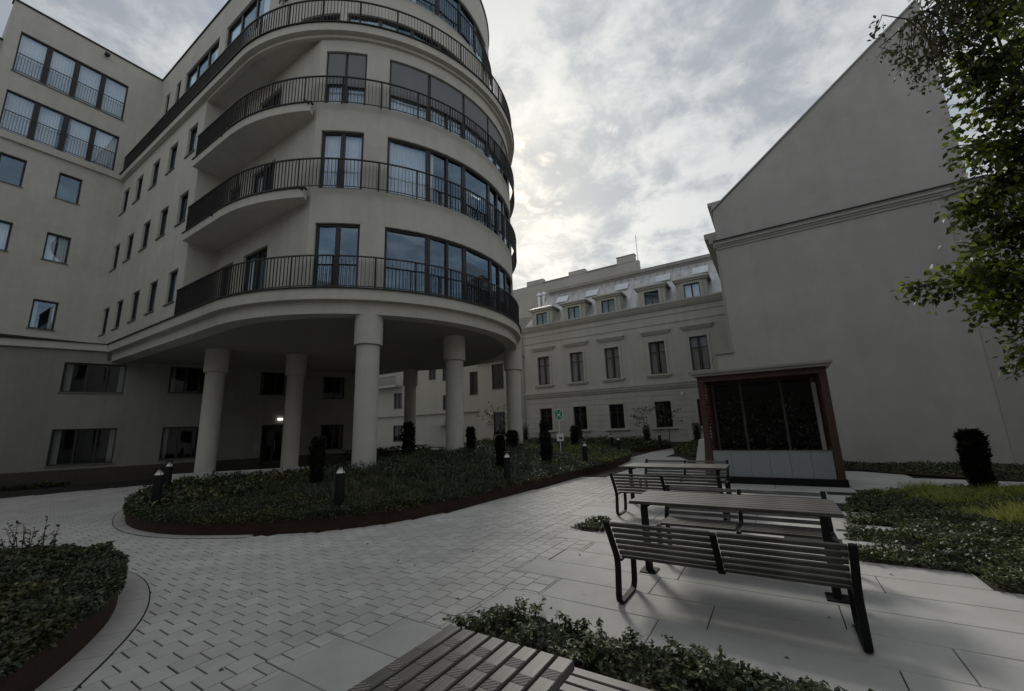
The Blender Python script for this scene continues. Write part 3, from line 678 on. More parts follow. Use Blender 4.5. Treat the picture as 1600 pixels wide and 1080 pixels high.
m = MB(); m.box(32.9, 33.4, -7, 16.3, 13.8, 13.95).box(32.8, 33.5, -7, 16.4, 13.95, 14.22); obj('ridge_trim', m, 'zinc_dark', OH)
m = MB()
for y0 in (16.0, 13.2, 10.6, 7.3, 4.6):
    for q in (0,):
        t0, t1 = .62, .80; P_ = lambda t, y, e: Vector((RS[0]+(RT[0]-RS[0])*t, y, RS[1]+(RT[1]-RS[1])*t))+n_*e
        ya, yb = y0-1.9, y0-.8
        skl = MB(); skl.hexa((P_(t0, ya, 1), P_(t0, yb, 1), P_(t0, yb, 3), P_(t0, ya, 3), P_(t1, ya, 1), P_(t1, yb, 1), P_(t1, yb, 3), P_(t1, ya, 3))); obj('roof_window', skl, 'steel', rf)
gd = MB()
for k in range(26):
    y = 1.2+k*.58
    p = Vector((RS[0]+(RT[0]-RS[0])*.88, y, RS[1]+(RT[1]-RS[1])*.88)); gd.box(p.x-.1, p.x-.06, y-.02, y+.02, p.z-.05, p.z+.22)
gd.tube([(RS[0]+(RT[0]-RS[0])*.88-.09, 1, RS[1]+(RT[1]-RS[1])*.88+.2), (RS[0]+(RT[0]-RS[0])*.88-.09, 16, RS[1]+(RT[1]-RS[1])*.88+.2)], .02, 6); obj('snow_guard', gd, 'zinc_dark', rf)
for c in cy5:
    fD = lambda u, v, d: (30.10+d, u, v)
    w = MB(); wallgrid(w, fD, c-.98, c+.98, 10.0, 11.62, [(c-.52, c+.52, 10.06, 11.30)], .12)
    for s_ in (-1, 1): w.add([(30.10, c+s_*.98, 10.0), (30.10, c+s_*.98, 11.62), (31.45, c+s_*.98, 11.62), (30.2, c+s_*.98, 10.0)], [(0, 1, 2, 3)])
    dm = obj('dormer', w, 'plaster_old', OH)
    h = MB(); z = 11.62                                # low hipped hood of the dormer
    v = [(29.88, c-1.2, z), (29.88, c+1.2, z), (31.7, c+1.2, z), (31.7, c-1.2, z), (29.88, c-1.2, z+.1), (29.88, c+1.2, z+.1), (31.7, c+1.2, z+.1), (31.7, c-1.2, z+.1), (30.35, c-.62, z+.36), (30.35, c+.62, z+.36), (32.0, c+.62, z+.36), (32.0, c-.62, z+.36)]
    h.add(v, [(3, 2, 1, 0), (0, 1, 5, 4), (1, 2, 6, 5), (2, 3, 7, 6), (3, 0, 4, 7), (4, 5, 9, 8), (5, 6, 10, 9), (6, 7, 11, 10), (7, 4, 8, 11), (8, 9, 10, 11)]); obj('dormer_roof', h, 'zinc_dark', dm)
    m = MB(); m.box(30.03, 30.11, c-.72, c-.521, 10.05, 11.46).box(30.03, 30.11, c+.521, c+.72, 10.05, 11.46).box(30.03, 30.11, c-.521, c+.521, 11.301, 11.46).box(29.95, 30.2, c-1.08, c+1.08, 11.5, 11.61); obj('surround', m, 'plaster_old', dm)
    window(dm, fD, c-.52, c+.52, 10.06, 11.30, depth=.1, splits=(.5,), curtain=.9 if c == 3.75 else 0, glass='glass', fmat='frame_old', sill=False, sub=True, fw_=.06)
m = MB().tube([(29.88, 17.72, 0), (29.88, 17.72, 9.9)], .06, 10); obj('drainpipe', m, 'zinc_dark', OH)
m = MB(); m.tube([(29.72, 5.1, 3.62), (29.95, 5.1, 3.72)], .03, 8).box(29.5, 29.74, 5.02, 5.18, 3.55, 3.68); obj('camera_housing', m, 'white_paint', OH)
# fire wall and flues rising behind the roof
FW = thing('fire_wall', 'bare grey fire wall with stepped parapet rising behind the metal roof', 'wall', (37, 15, 0))
m = MB(); m.poly([(0, 0), (1, 0), (1, 1), (0, 1)], 0, 0)
m = MB(); m.box(37, 37.5, 8.85, 40, 0, 16.8); obj('wall', m, 'plaster_gable', FW)
m = MB(); m.box(36.95, 37.55, 9.2, 10.9, 16.8, 17.45).box(36.95, 37.55, 14.2, 16.0, 16.8, 17.25).box(36.95, 37.55, 19.0, 21, 16.8, 17.3); obj('chimney_head', m, 'plaster_gable', FW)
m = MB(); m.box(36.9, 37.6, 10.901, 14.19, 16.8, 16.88).box(36.9, 37.6, 16.01, 18.99, 16.8, 16.88).box(36.9, 37.6, 9.15, 10.95, 17.45, 17.52); obj('coping', m, 'zinc_dark', FW)
m = MB().tube([(37.2, 8.95, 16), (37.2, 8.95, 19.4)], .025, 6); obj('lightning_rod', m, 'zinc_dark', FW)
FL = thing('roof_flue', 'shiny steel twin flue pipes on the roof beside the fire wall', 'flue', (33.6, 17.6, 12))
for y in (17.25, 17.75):
    m = MB().lathe(33.6, y, [(.17, 12), (.17, 14.1), (.26, 14.15), (.26, 14.25), (.10, 14.5)], 16); o = obj('pipe', m, 'steel', FL); smooth_angle(o)
m = MB(); m.box(33.2, 34.1, 16.8, 18.2, 9.8, 12.2); obj('base', m, 'plaster_old', FL)
# rear wing between tower and old house
RB = thing('rear_building', 'pale plain rear building seen between the tower columns', 'building', (34, 28, 0))
fB = lambda u, v, d: (33+d, u, v)
rwn = [(24.95, 26.0, 5.15, 7.5), (21.8, 23.2, 5.5, 7.97), (21.75, 23.1, 1.1, 3.25), (30.65, 31.7, 7.2, 8.35), (29.0, 29.7, 6.95, 8.3), (29.0, 29.65, 3.85, 5.37), (35.85, 37.2, 4.35, 6.12), (35.75, 37.2, .65, 2.45), (33.6, 34.4, 3.9, 5.4)]
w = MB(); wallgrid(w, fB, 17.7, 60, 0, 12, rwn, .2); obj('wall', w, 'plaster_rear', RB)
for h in rwn: window(RB, fB, *h, depth=.15, splits=(.5,), curtain=0, glass='glass_old', fw_=.07)
m = MB(); m.box(32.0, 33.02, 35.9, 41, 6.75, 7.0); bs = obj('balcony', m, 'plaster_rear', RB); m = MB()
for k in range(36): y = 36+k*.14; m.box(32.06, 32.08, y-.01, y+.01, 7.0, 7.95)
m.box(32.04, 32.1, 35.95, 41, 7.95, 8.0); obj('balusters', m, 'railing', bs, kind='stuff')
m = MB(); m.box(32.5, 33.05, 17.7, 24.8, 8.3, 8.6).box(32.75, 33.02, 24.8, 60, 3.45, 3.5); obj('canopy', m, 'plaster_rear', RB)
m = MB(); m.box(31.9, 33.02, 28.4, 29.9, 2.2, 2.9); obj('wall_box', m, 'grey_box', RB)
m = MB(); m.box(33.2, 45, 17.7, 60, 12, 12.2); obj('roof', m, 'zinc_dark', RB)
# ------------------------------------------------------------------ gable building
GB = thing('gable_building', 'tall grey blank gable wall with sloping roof edge beside the lawn', 'building', (19, -3, 0))
pr = [(1.13, 0), (1.13, 10.84), (-5.0, 15.74), (-6.63, 17.0), (-6.63, 9.5), (-7.0, 9.5), (-7.0, 0)]
m = MB(); n = len(pr)
m.add([(19, y, z) for y, z in pr]+[(19.5, y, z) for y, z in pr], [tuple(range(n)), tuple(range(2*n-1, n-1, -1))]+[(i, (i+1) % n, (i+1) % n+n, i+n) for i in range(n)])
obj('gable_wall', m, 'plaster_gable', GB, fix=True)
m = MB(); m.box(19.0, 19.4, 1.13, 1.72, 0, 4.45); obj('side_wall', m, 'plaster_gable', GB)
m = MB(); m.box(18.92, 19.45, 1.05, 1.78, 4.45, 4.52).box(18.93, 19.1, 1.131, 1.2, 4.52, 9.0); obj('flashing', m, 'zinc_dark', GB)
m = MB()
for z0, z1, d in ((9.02, 9.12, .05), (9.12, 9.2, .10), (9.2, 9.30, .17), (9.30, 9.335, .20)): m.box(19-d, 19.01, -7, 1.135+d*.5, z0, z1)
obj('cornice', m, 'plaster_gable', GB)
m = MB(); m.box(18.76, 19.01, -7, 1.26, 9.337, 9.39); obj('cornice_flashing', m, 'metal_dark', GB)
e = Vector((0, 1.13+.05, 10.84)); f_ = Vector((0, -6.66, 17.03)); nn_ = Vector((0, .62, .78))*.06
m = MB(); m.hexa([Vector((x, 0, 0))+p for p in (e, f_) for x in (18.93, 19.6)][:2]+[Vector((19.6, 0, 0))+f_, Vector((18.93, 0, 0))+f_]+[Vector((18.93, 0, 0))+e+nn_, Vector((19.6, 0, 0))+e+nn_, Vector((19.6, 0, 0))+f_+nn_, Vector((18.93, 0, 0))+f_+nn_]); obj('verge_flashing', m, 'zinc_dark', GB, fix=True)
m = MB(); m.box(19.5, 34, -7, .9, 0, 9); obj('side_wall', m, 'plaster_gable', GB)
m = MB()
for z0, z1, d in ((9.35, 9.6, .2), (9.6, 9.85, .35), (9.85, 10.1, .52)): m.box(19.52, 30, .9, 1.13+d, z0, z1)
for z0, z1, d in ((10.7, 11.0, .15), (11.0, 11.6, .22), (11.6, 11.75, .36)): m.box(19.9, 30, -3, 1.0+d, z0, z1)
obj('eaves', m, 'plaster_gable', GB)
m = MB(); m.add([(19.5, 1.1, 10.8), (19.5, -6.6, 16.9), (34, -6.6, 16.9), (34, 1.1, 10.8)], [(0, 1, 2, 3)]); obj('roof', m, 'zinc_dark', GB)
# lower neighbour wall that meets the gable at an angle
NB = thing('side_building', 'plain grey wall meeting the gable wall at its right corner', 'building', (18, -8, 0))
m = MB(); m.hexa(((18.98, -5.95, 0), (16.6, -9.5, 0), (17.4, -10, 0), (19.5, -6.3, 0), (18.98, -5.95, 9.0), (16.6, -9.5, 9.0), (17.4, -10, 9.0), (19.5, -6.3, 9.0))); obj('wall', m, 'plaster_gable', NB, fix=True)
m = MB(); m.hexa(((18.9, -5.9, 9.0), (16.5, -9.5, 9.0), (17.4, -10, 9.0), (19.5, -6.3, 9.0), (18.9, -5.9, 9.1), (16.5, -9.5, 9.1), (17.4, -10, 9.1), (19.5, -6.3, 9.1))); obj('coping', m, 'zinc_dark', NB, fix=True)
# ------------------------------------------------------------------ garden pavilion
PVN = thing('garden_pavilion', 'red timber garden shelter with louvred sides and pale panelled front', 'pavilion', (14.2, .25, 0))
X0, X1, Y0, Y1 = 13.2, 15.1, -1.27, 1.82
for x, y in ((X0, Y0), (X0, Y1-.16), (X1-.14, Y0), (X1-.14, Y1-.16)):
    obj('post', MB().box(x, x+.14, y, y+.16, 0.0, 2.93), 'redwood', PVN)
m = MB(); m.box(X0-.12, X1+.12, Y0-.1, Y1+.08, 3.0, 3.07).box(X0-.18, X1+.16, Y0-.15, Y1+.13, 3.07, 3.13); obj('roof', m, 'zinc_dark', PVN)
m = MB(); m.box(X0+.002, X0+.12, Y0, Y1, 2.84, 3.0).box(X1-.12, X1, Y0, Y1, 2.84, 3.0).box(X0+.12, X1-.12, Y0, Y0+.1, 2.86, 3.0).box(X0+.12, X1-.12, Y1-.1, Y1, 2.86, 3.0); obj('roof_beam', m, 'redwood', PVN)
for k in range(27):
    z = .35+k*.092
    for y, s_ in ((Y0+.06, 1), (Y1-.10, -1)):
        m = MB(); m.hexa(((X0+.16, y, z), (X1-.16, y, z), (X1-.16, y+.05, z+.03*s_), (X0+.16, y+.05, z+.03*s_), (X0+.16, y, z+.018), (X1-.16, y, z+.018), (X1-.16, y+.05, z+.018+.03*s_), (X0+.16, y+.05, z+.018+.03*s_))); obj('louvre_slat', m, 'louvre', PVN)
m = MB(); m.box(X0-.06, X1+.02, Y0-.03, Y1+.03, 0, .17); obj('base', m, 'black_steel', PVN)
ny = 6; pw = (Y1-Y0-.36)/ny
for k in range(ny):
    y = Y0+.18+k*pw; obj('panel', MB().box(X0+.02, X0+.05, y+.003, y+pw-.003, .18, .86), 'panel', PVN)
m = MB(); m.box(X0+.01, X0+.10, Y0+.16, Y1-.17, .862, .885); obj('panel_cap', m, 'flash', PVN)
for y in (Y0+.20, -.28, .78, Y1-.26): obj('inner_post', MB().box(X1-.46, X1-.40, y, y+.06, .18, 2.84), 'grey_post', PVN)
m = MB(); m.box(X1-.08, X1-.04, Y0+.16, Y1-.16, .18, 2.86); obj('rear_panel', m, 'dark_int', PVN)
m = MB(); m.box(X1-.5, X1-.46, Y0+.17, Y0+.27, .2, 2.7); obj('pale_board', m, 'concrete', PVN)
for ya, yb in ((Y0+.262, -.282), (-.218, .778), (.842, Y1-.262)): obj('pane', MB().quad((X1-.43, ya, .2), (X1-.43, yb, .2), (X1-.43, yb, 2.82), (X1-.43, ya, 2.82)), 'glass_kiosk', PVN)
n = 3600; P = np.c_[rng.uniform(X1-.40, X1-.15, n), rng.uniform(Y0+.25, Y1-.25, n), .25+2.3*rng.beta(1.3, 2.0, n)]
leafmesh('ivy', P, rdir(n, -.6, .5), rng.uniform(.05, .10, n), rng.uniform(.02, .035, n), 'leaf_ivy', PVN, kind='stuff')
m = MB(); m.hexa(((13.5, 1.95, 0), (14.6, 1.95, 0), (14.6, 2.45, 0), (13.5, 2.3, 0), (14.1, 1.95, 1.15), (14.5, 1.95, 1.15), (14.5, 2.1, 1.15), (14.1, 2.1, 1.15))); tag(obj('concrete_wedge', m, 'concrete', fix=True), 'tapered concrete block standing beside the red shelter', 'block')
# ------------------------------------------------------------------ planting beds
def bedz(poly, zedge, A, D, wfun=None):
    def h(P):
        P = np.asarray(P, float)[:, :2]; t = np.clip(edist(P, poly)/D, 0, 1); t = t*t*(3-2*t); wv = 1 if wfun is None else wfun(P)
        return zedge+A*t*wv
    return h
def soil(name, poly, hf, parent=None, rings=7, **kw):
    c = np.mean(np.array(poly), axis=0); P = np.array(poly); m = MB(); n = len(poly); allp = []
    for k in range(rings):
        s_ = 1-k/rings; q = c+(P-c)*(s_ if k else .995); z = hf(q); allp += [(a, b, zz) for (a, b), zz in zip(q, z)]
    allp.append((*c, hf(np.array([c]))[0])); fs = []
    for k in range(rings-1):
        for i in range(n): j = (i+1) % n; fs.append((k*n+i, k*n+j, (k+1)*n+j, (k+1)*n+i))
    fs += [((rings-1)*n+i, (rings-1)*n+(i+1) % n, rings*n) for i in range(n)]
    m.add(allp, fs); return obj(name, m, 'soil', parent, smooth=True, **kw)
def edging(poly, z1, parent, a=0, b=None, th=.012):
    p = list(poly)+[poly[0]]; m = MB(); m.ribbon(p, -.02, z1, th, 1); return obj('steel_edging', m, 'corten', parent, fix=True)
def scatter(poly, n, hf, hi, mat, name, L, wd, zdir=(-.15, .9), label=None, cond=None, clump=0, edge=.0, lean=None):
    lo = np.min(poly, axis=0); hi_ = np.max(poly, axis=0); P = np.zeros((0, 2))
    while len(P) < n:
        q = rng.uniform(lo, hi_, (n*2, 2)); k = inpoly(q, poly)
        if cond is not None: k &= cond(q)
        P = np.vstack([P, q[k]])
        if not k.any(): break
    P = P[:n]
    if clump: # gather leaves into plants
        nc = max(4, n//clump); c = P[rng.integers(0, n, nc)]; P = c[rng.integers(0, nc, n)]+rng.normal(size=(n, 2))*.085; 
    # uneven canopy height
    a = np.sin(P[:, 0]*2.1+np.sin(P[:, 1]*1.7)*1.3)*np.sin(P[:, 1]*2.6+np.cos(P[:, 0]*1.9)); b2 = np.sin(P[:, 0]*7.1+P[:, 1]*3)*np.sin(P[:, 1]*6.3-P[:, 0]*2)
    c2 = np.sin(P[:, 0]*17+np.sin(P[:, 1]*13)*2)*np.sin(P[:, 1]*15+np.cos(P[:, 0]*11)*2)
    hh = hi*(.62+.34*a+.26*b2+.24*c2); z = hf(P)+np.clip(hh, .02, None)*rng.uniform(0, 1, n)**.55
    o = leafmesh(name, np.c_[P, z], rdir(n, *zdir), rng.uniform(*L, n), rng.uniform(*wd, n), mat, None, kind='stuff')
    if label: o['label'] = label
    o['category'] = 'plants'
    return o
wI = lambda P: np.clip((P[:, 0]-5.2)/4.2, .06, 1)
hI = bedz(ISLAND, .21, .56, 4.4, wI)
IS = thing('planting_bed', 'large raised planting bed with curved rusty steel edge under the tower', 'planting bed', (12, 10, 0), 'raised planting beds')
soil('soil', ISLAND, hI, IS, 9); edging(ISLAND, .26, IS)
cd = lambda P: (np.abs(P[:, 1]) < 30)
nearc = lambda P: (P[:, 0]+P[:, 1]*.6 < 13.5)
scatter(ISLAND, 130000, hI, .19, 'leaf_cover', 'ground_cover', (.025, .055), (.008, .016), cond=nearc, label='dark green low ground cover filling the front of the curved island bed')
farc = lambda P: (P[:, 0]+P[:, 1]*.6 >= 13.0) & (P[:, 1]-.15*P[:, 0] < 10.5)
scatter(ISLAND, 90000, hI, .30, 'leaf_grey', 'ground_cover', (.05, .11), (.010, .02), (.1, 1), cond=farc, label='taller grey-green tufted plants on the mound of the island bed')
scatter(ISLAND, 26000, hI, .22, 'leaf_heather', 'ground_cover', (.06, .12), (.014, .024), (0, 1), cond=lambda P: (P[:, 0] > 15.5) & (P[:, 1] < 9.5) & (P[:, 0] < 22), label='yellow-green ground cover at the far tip of the island bed')
scatter(ISLAND, 22000, hI, .35, 'leaf_cover', 'ground_cover', (.07, .14), (.02, .04), (0, 1), cond=lambda P: (P[:, 1]-.15*P[:, 0] >= 10.3), label='dark shaded undergrowth beneath the tower')
def overhang(poly, n, z0, mat, L, wd, label, cond=None, out=.07):
    P = np.array(poly); Q = np.roll(P, -1, axis=0); ln_ = np.linalg.norm(Q-P, axis=1); idx = rng.choice(len(P), n*3, p=ln_/ln_.sum()); t = rng.uniform(0, 1, n*3)[:, None]; B = P[idx]*(1-t)+Q[idx]*t
    d = (Q-P)[idx]/ln_[idx][:, None]; N = np.c_[d[:, 1], -d[:, 0]]; k = np.ones(n*3, bool) if cond is None else cond(B); B, N = B[k][:n], N[k][:n]; m = len(B)
    lump = .5+.5*np.sin(B[:, 0]*9)*np.sin(B[:, 1]*8); o_ = rng.uniform(-.06, out, m)*lump; z = z0+rng.uniform(.0, .09, m)*lump-np.clip(o_, 0, 1)*.8
    D = np.c_[N*rng.uniform(.3, 1, m)[:, None], rng.uniform(-.6, .5, m)]+rng.normal(size=(m, 3))*.35
    o = leafmesh('ground_cover', np.c_[B+N*o_[:, None], z], D, rng.uniform(*L, m), rng.uniform(*wd, m), mat, None, kind='stuff'); o['label'] = label; o['category'] = 'plants'
overhang(ISLAND, 11000, .25, 'leaf_cover', (.03, .06), (.009, .018), 'leaves spilling over the steel rim of the large island bed', lambda B: B[:, 1] < 13)
overhang(LEFTBED, 6500, .30, 'leaf_cover', (.03, .055), (.011, .021), 'leaves spilling over the steel rim of the round bed', lambda B: B[:, 0] > -.5)
def grasses(poly, nplants, hf, hr, mat, label, cond, blades=26, wd=.006, spread=.05, lean=.38):
    lo = np.min(poly, axis=0); hi = np.max(poly, axis=0); C = np.zeros((0, 2))
    while len(C) < nplants: q = rng.uniform(lo, hi, (nplants*3, 2)); C = np.vstack([C, q[inpoly(q, poly) & cond(q)]])
    C = C[:nplants]; P = np.repeat(C, blades, axis=0)+rng.normal(size=(nplants*blades, 2))*spread; n = len(P); H = np.repeat(rng.uniform(*hr, nplants), blades)*rng.uniform(.5, 1.1, n)
    D = rng.normal(size=(n, 3))*lean+np.array([0, 0, 1.0]); o = leafmesh('tufted_plants', np.c_[P, hf(P)], D, H, wd, mat, None, 0, kind='stuff'); o['label'] = label; o['category'] = 'plants'
grasses(ISLAND, 900, hI, (.22, .55), 'leaf_grey', 'loose upright grey-green tufts scattered over the island mound', lambda P: (P[:, 0] > 5.5) & (P[:, 1]-.15*P[:, 0] < 11))
grasses(ISLAND, 260, hI, (.15, .3), 'leaf_dry', 'dry straw-coloured tufts among the island plants', lambda P: (P[:, 0] > 4.5) & (P[:, 1] < 12), 16, .004)
# individual kerb stones round the near tip of the island and round the left bed
def kerbs(poly, parent, a0, a1, width, step, w0=.0):
    P = [Vector(p) for p in poly]; n = len(P); acc = []
    for i in range(n):
        p, q = P[i], P[(i+1) % n]
        for k in range(4): acc.append(p.lerp(q, k/4))
    m_ = len(acc); i = int(a0*m_); end = int(a1*m_)
    def nrm(i):
        d = (acc[(i+2) % m_]-acc[(i-2) % m_]).normalized(); return Vector((d.y, -d.x))
    while i < end:
        j = i; s_ = 0
        while s_ < step and j < end: s_ += (acc[(j+1) % m_]-acc[j % m_]).length; j += 1
        mb = MB(); idx = list(range(i, j+1)); out = []
        t0 = acc[i % m_].lerp(acc[(i+1) % m_], .06)
        pin = [acc[k % m_]+nrm(k % m_)*(w0+.006) for k in idx]; pout = [acc[k % m_]+nrm(k % m_)*(w0+width) for k in idx]
        dd = (pin[1]-pin[0]).normalized()*.004; pin[0] = pin[0]+dd; pout[0] = pout[0]+dd; dd = (pin[-1]-pin[-2]).normalized()*.004; pin[-1] = pin[-1]-dd; pout[-1] = pout[-1]-dd
        mb.poly([tuple(p) for p in pin]+[tuple(p) for p in reversed(pout)], -.03, .006); obj('kerb_stone', mb, 'kerb', parent, fix=True); i = j
    jr = MB(); jp = [acc[k % m_]+nrm(k % m_)*(w0+width+.013) for k in range(int(a0*m_), end+1)]; jr.ribbon(jp, -.03, .0045, .017, -1); obj('kerb_joint', jr, 'joint', parent, fix=True)
LB = thing('planting_bed', 'round raised bed with rusty steel edge and pale kerb ring, dark leafy cover', 'planting bed', (0, 6.5, 0), 'raised planting beds')
hL = bedz(LEFTBED, .27, .08, 1.5); soil('soil', LEFTBED, hL, LB); edging(LEFTBED, .31, LB)
kerbs(LEFTBED, LB, .0, .62, .27, .42)
kerbs(ISLAND, IS, .0, .14, .20, .5); kerbs(ISLAND, IS, .93, .999, .20, .5)
scatter(LEFTBED, 60000, hL, .18, 'leaf_cover', 'ground_cover', (.025, .055), (.011, .021), cond=lambda P: (P[:, 0] > -1.2), label='dark glossy ground cover filling the round bed with the kerb ring')
# loose twigs standing up from the left bed
n = 0
TW = thing('shrub', 'thin twiggy shrub sticking up at the back of the round bed', 'shrub', (1.35, 8.2, .3)); m = MB(); lp = []; ldr = []
for k in range(16):
    a = random.uniform(0, 6.28); b0 = Vector((1.32+.3*math.cos(a)*random.random(), 8.0+.5*math.sin(a)*random.random(), .32)); tip = b0+Vector((random.uniform(-.16, .16), random.uniform(-.16, .16), random.uniform(.25, .48))); mid = b0.lerp(tip, .5)+Vector((random.uniform(-.04, .04), random.uniform(-.04, .04), .02))
    m.tube([b0, mid, tip], [.005, .004, .002], 5, False)
    for q in range(9): t = random.uniform(.35, 1); lp.append(tuple((b0.lerp(mid, t*2) if t < .5 else mid.lerp(tip, t*2-1)))); ldr.append((random.uniform(-1, 1), random.uniform(-1, 1), random.uniform(-.2, .8)))
obj('stems', m, 'bark', TW); leafmesh('leaves', lp, np.array(ldr), rng.uniform(.03, .06, len(lp)), .014, 'leaf_cover', TW, kind='stuff')
# near bed
hN = bedz(NEARBED, .0, .03, .2)
NBD = thing('planting_bed', 'narrow flush bed of leafy perennials between the paving slabs and the bench', 'planting bed', (3.25, .4, 0)); soil('soil', NEARBED, hN, NBD)
def tufts(poly, nplants, hf, hr, leaves, mat, name, label, L=(.025, .052), wd=(.008, .015), spread=.085, cond=None):
    lo = np.min(poly, axis=0); hi = np.max(poly, axis=0); PP = []; DD = []; stems = MB()
    cnt = 0
    while cnt < nplants:
        c = rng.uniform(lo, hi)
        if not inpoly(np.array([c]), poly)[0] or (cond and not cond(c)): continue
        cnt += 1; z0 = hf(np.array([c]))[0]; H = rng.uniform(*hr); k = rng.integers(3, 6)
        for s_ in range(k):
            tip = np.array([c[0]+rng.normal()*spread, c[1]+rng.normal()*spread, z0+H*rng.uniform(.6, 1)]); stems.tube([(c[0], c[1], z0-.02), tuple((np.array([*c, z0])+tip)/2+np.array([0, 0, .03])), tuple(tip)], [.004, .003, .002], 4, False)
            for t in np.linspace(.3, 1, leaves):
                p = np.array([*c, z0])*(1-t)+tip*t+np.array([0, 0, .03*math.sin(t*3.1)]); a = rng.uniform(0, 6.28, 3)
                for aa in a: PP.append(p+rng.normal(size=3)*.01); DD.append((math.cos(aa), math.sin(aa), rng.uniform(-.45, .35)))
    n = len(PP); o = leafmesh(name, np.array(PP), np.array(DD), rng.uniform(*L, n), rng.uniform(*wd, n), mat, None, kind='stuff'); o['label'] = label; o['category'] = 'plants'
    obj('stems', stems, 'bark', o, kind='stuff')
tufts(NEARBED, 72, hN, (.05, .21), 8, 'leaf_bush', 'leafy_perennials', 'light green leafy perennials in the narrow bed before the near bench')
scatter(NEARBED, 4200, hN, .05, 'leaf_cover', 'ground_cover', (.03, .06), (.012, .02), label='low dark leaves under the perennials of the narrow bed')
# right-hand bed
RBD = thing('planting_bed', 'wide low bed of mixed ground cover in front of the blank gable wall', 'planting bed', (9.5, -4, 0)); hRt = bedz(RIGHTBED, .0, .16, 2.2); soil('soil', RIGHTBED, hRt, RBD)
heath = lambda P: (((P[:, 0]-11.6)/1.5)**2+((P[:, 1]+2.55)/1.0)**2 < 1) | (((P[:, 0]-9.4)/1.1)**2+((P[:, 1]+2.85)/.6)**2 < 1) | (((P[:, 0]-11.5)/1.3)**2+((P[:, 1]+4.6)/1.0)**2 < 1)
finger = lambda P: ((np.abs(P[:, 0]-8.45) < .24) | (np.abs(P[:, 0]-9.5) < .26) | (np.abs(P[:, 0]-7.4) < .16)) & (P[:, 1] > -1.35)
scatter(RIGHTBED, 90000, hRt, .15, 'leaf_bush', 'ground_cover', (.025, .06), (.010, .02), cond=lambda P: ~heath(P) & ~finger(P) & (P[:, 1] > -6), label='green leafy ground cover with pale tips in the bed before the gable wall')
grasses(RIGHTBED, 48, hRt, (.12, .36), 'leaf_heather', 'bright feathery yellow-green mounds in the bed before the gable wall', heath, 520, .0045, .12, .9)
scatter(RIGHTBED, 12000, hRt, .10, 'leaf_bush', 'ground_cover', (.025, .06), (.01, .02), (.0, 1), cond=heath, label='low dark leaves between the yellow-green mounds before the gable wall')
for x, wd_ in ((8.45, .42), (9.5, .46), (7.4, .3)):
    obj('stepping_slab', MB().bbox(x-wd_/2, x+wd_/2, -1.3, -.55, -.011, .03), 'slab', RBD)
# bed beside the shelter, far bed, wall strip, tiny bed
PB = thing('planting_bed', 'low green bed between the red shelter and the old house', 'planting bed', (24, 2.5, 0)); hP = bedz(PAVBED, .12, .25, 1.5); soil('soil', PAVBED, hP, PB, 5); edging(PAVBED, .16, PB)
scatter(PAVBED, 16000, hP, .28, 'leaf_bush', 'ground_cover', (.07, .14), (.025, .045), label='leafy ground cover between the red shelter and the old house')
FB = thing('planting_bed', 'low bed along the foot of the old house', 'planting bed', (28, 14, 0)); hF = bedz(FARBED, .15, .3, 1.5); soil('soil', FARBED, hF, FB, 5); edging(FARBED, .2, FB)
scatter(FARBED, 26000, hF, .45, 'leaf_bush', 'ground_cover', (.08, .16), (.025, .05), label='mixed green shrubs along the foot of the old house')
GS = thing('planting_bed', 'dark planted strip along the foot of the gable wall', 'planting bed', (17.5, -3, 0)); hG = bedz(GSTRIP, .03, .06, .5); soil('soil', GSTRIP, hG, GS, 4)
scatter(GSTRIP, 6000, hG, .10, 'leaf_cover', 'ground_cover', (.05, .09), (.014, .03), label='dark low plants along the foot of the gable wall')
TB = thing('planting_bed', 'tiny planted gap between the paving slabs beside the benches', 'planting bed', (7.1, 2.9, 0)); hT = bedz(TINYBED, .0, .02, .2); soil('soil', TINYBED, hT, TB, 3)
scatter(TINYBED, 420, hT, .07, 'leaf_bush', 'ground_cover', (.04, .08), (.015, .026), label='small tuft of leaves in the tiny gap beside the benches')
# dark clipped hedge under the tower
hd = [(10.2, 13.6), (13.6, 13.9), (13.5, 14.7), (10.1, 14.5)]
# ------------------------------------------------------------------ conifers
def conifer(name, loc, H, Rd, label, n=2600, group=None):
    t = thing(name, label, 'conifer', loc, group); x, y, z = loc
    k = rng.uniform(0, 1, n); a = rng.uniform(0, 2*np.pi, n)
    prof = Rd*np.clip(np.minimum(.72+.5*k, 1.0)*(1-np.clip((k-.8)/.2, 0, 1)**2*.55)*(1+.16*np.sin(a*3+k*9)+.12*np.sin(a*5-k*14)), .05, None); r_ = prof*rng.uniform(.55, 1.05, n)
    P = np.c_[x+r_*np.cos(a), y+r_*np.sin(a), z+.05+H*k]; D = np.c_[np.cos(a)*.6+rng.normal(size=n)*.25, np.sin(a)*.6+rng.normal(size=n)*.25, rng.uniform(.3, 1.3, n)]
    leafmesh('foliage', P, D, rng.uniform(.07, .13, n)*min(1, H/1.1+.3), .02, 'leaf_conifer', t, kind='stuff')
    m = MB().lathe(x, y, [(Rd*.45, z), (Rd*.62, z+H*.3), (Rd*.66, z+H*.7), (Rd*.3, z+H*.95)], 10); obj('core', m, 'leaf_conifer', t)
    return t
conifer('conifer', (11.85, -3.2, .1), 1.16, .165, 'squat dark conifer in the yellow-green heather before the gable wall', 4200)
cg = 'columnar conifers on the island bed'
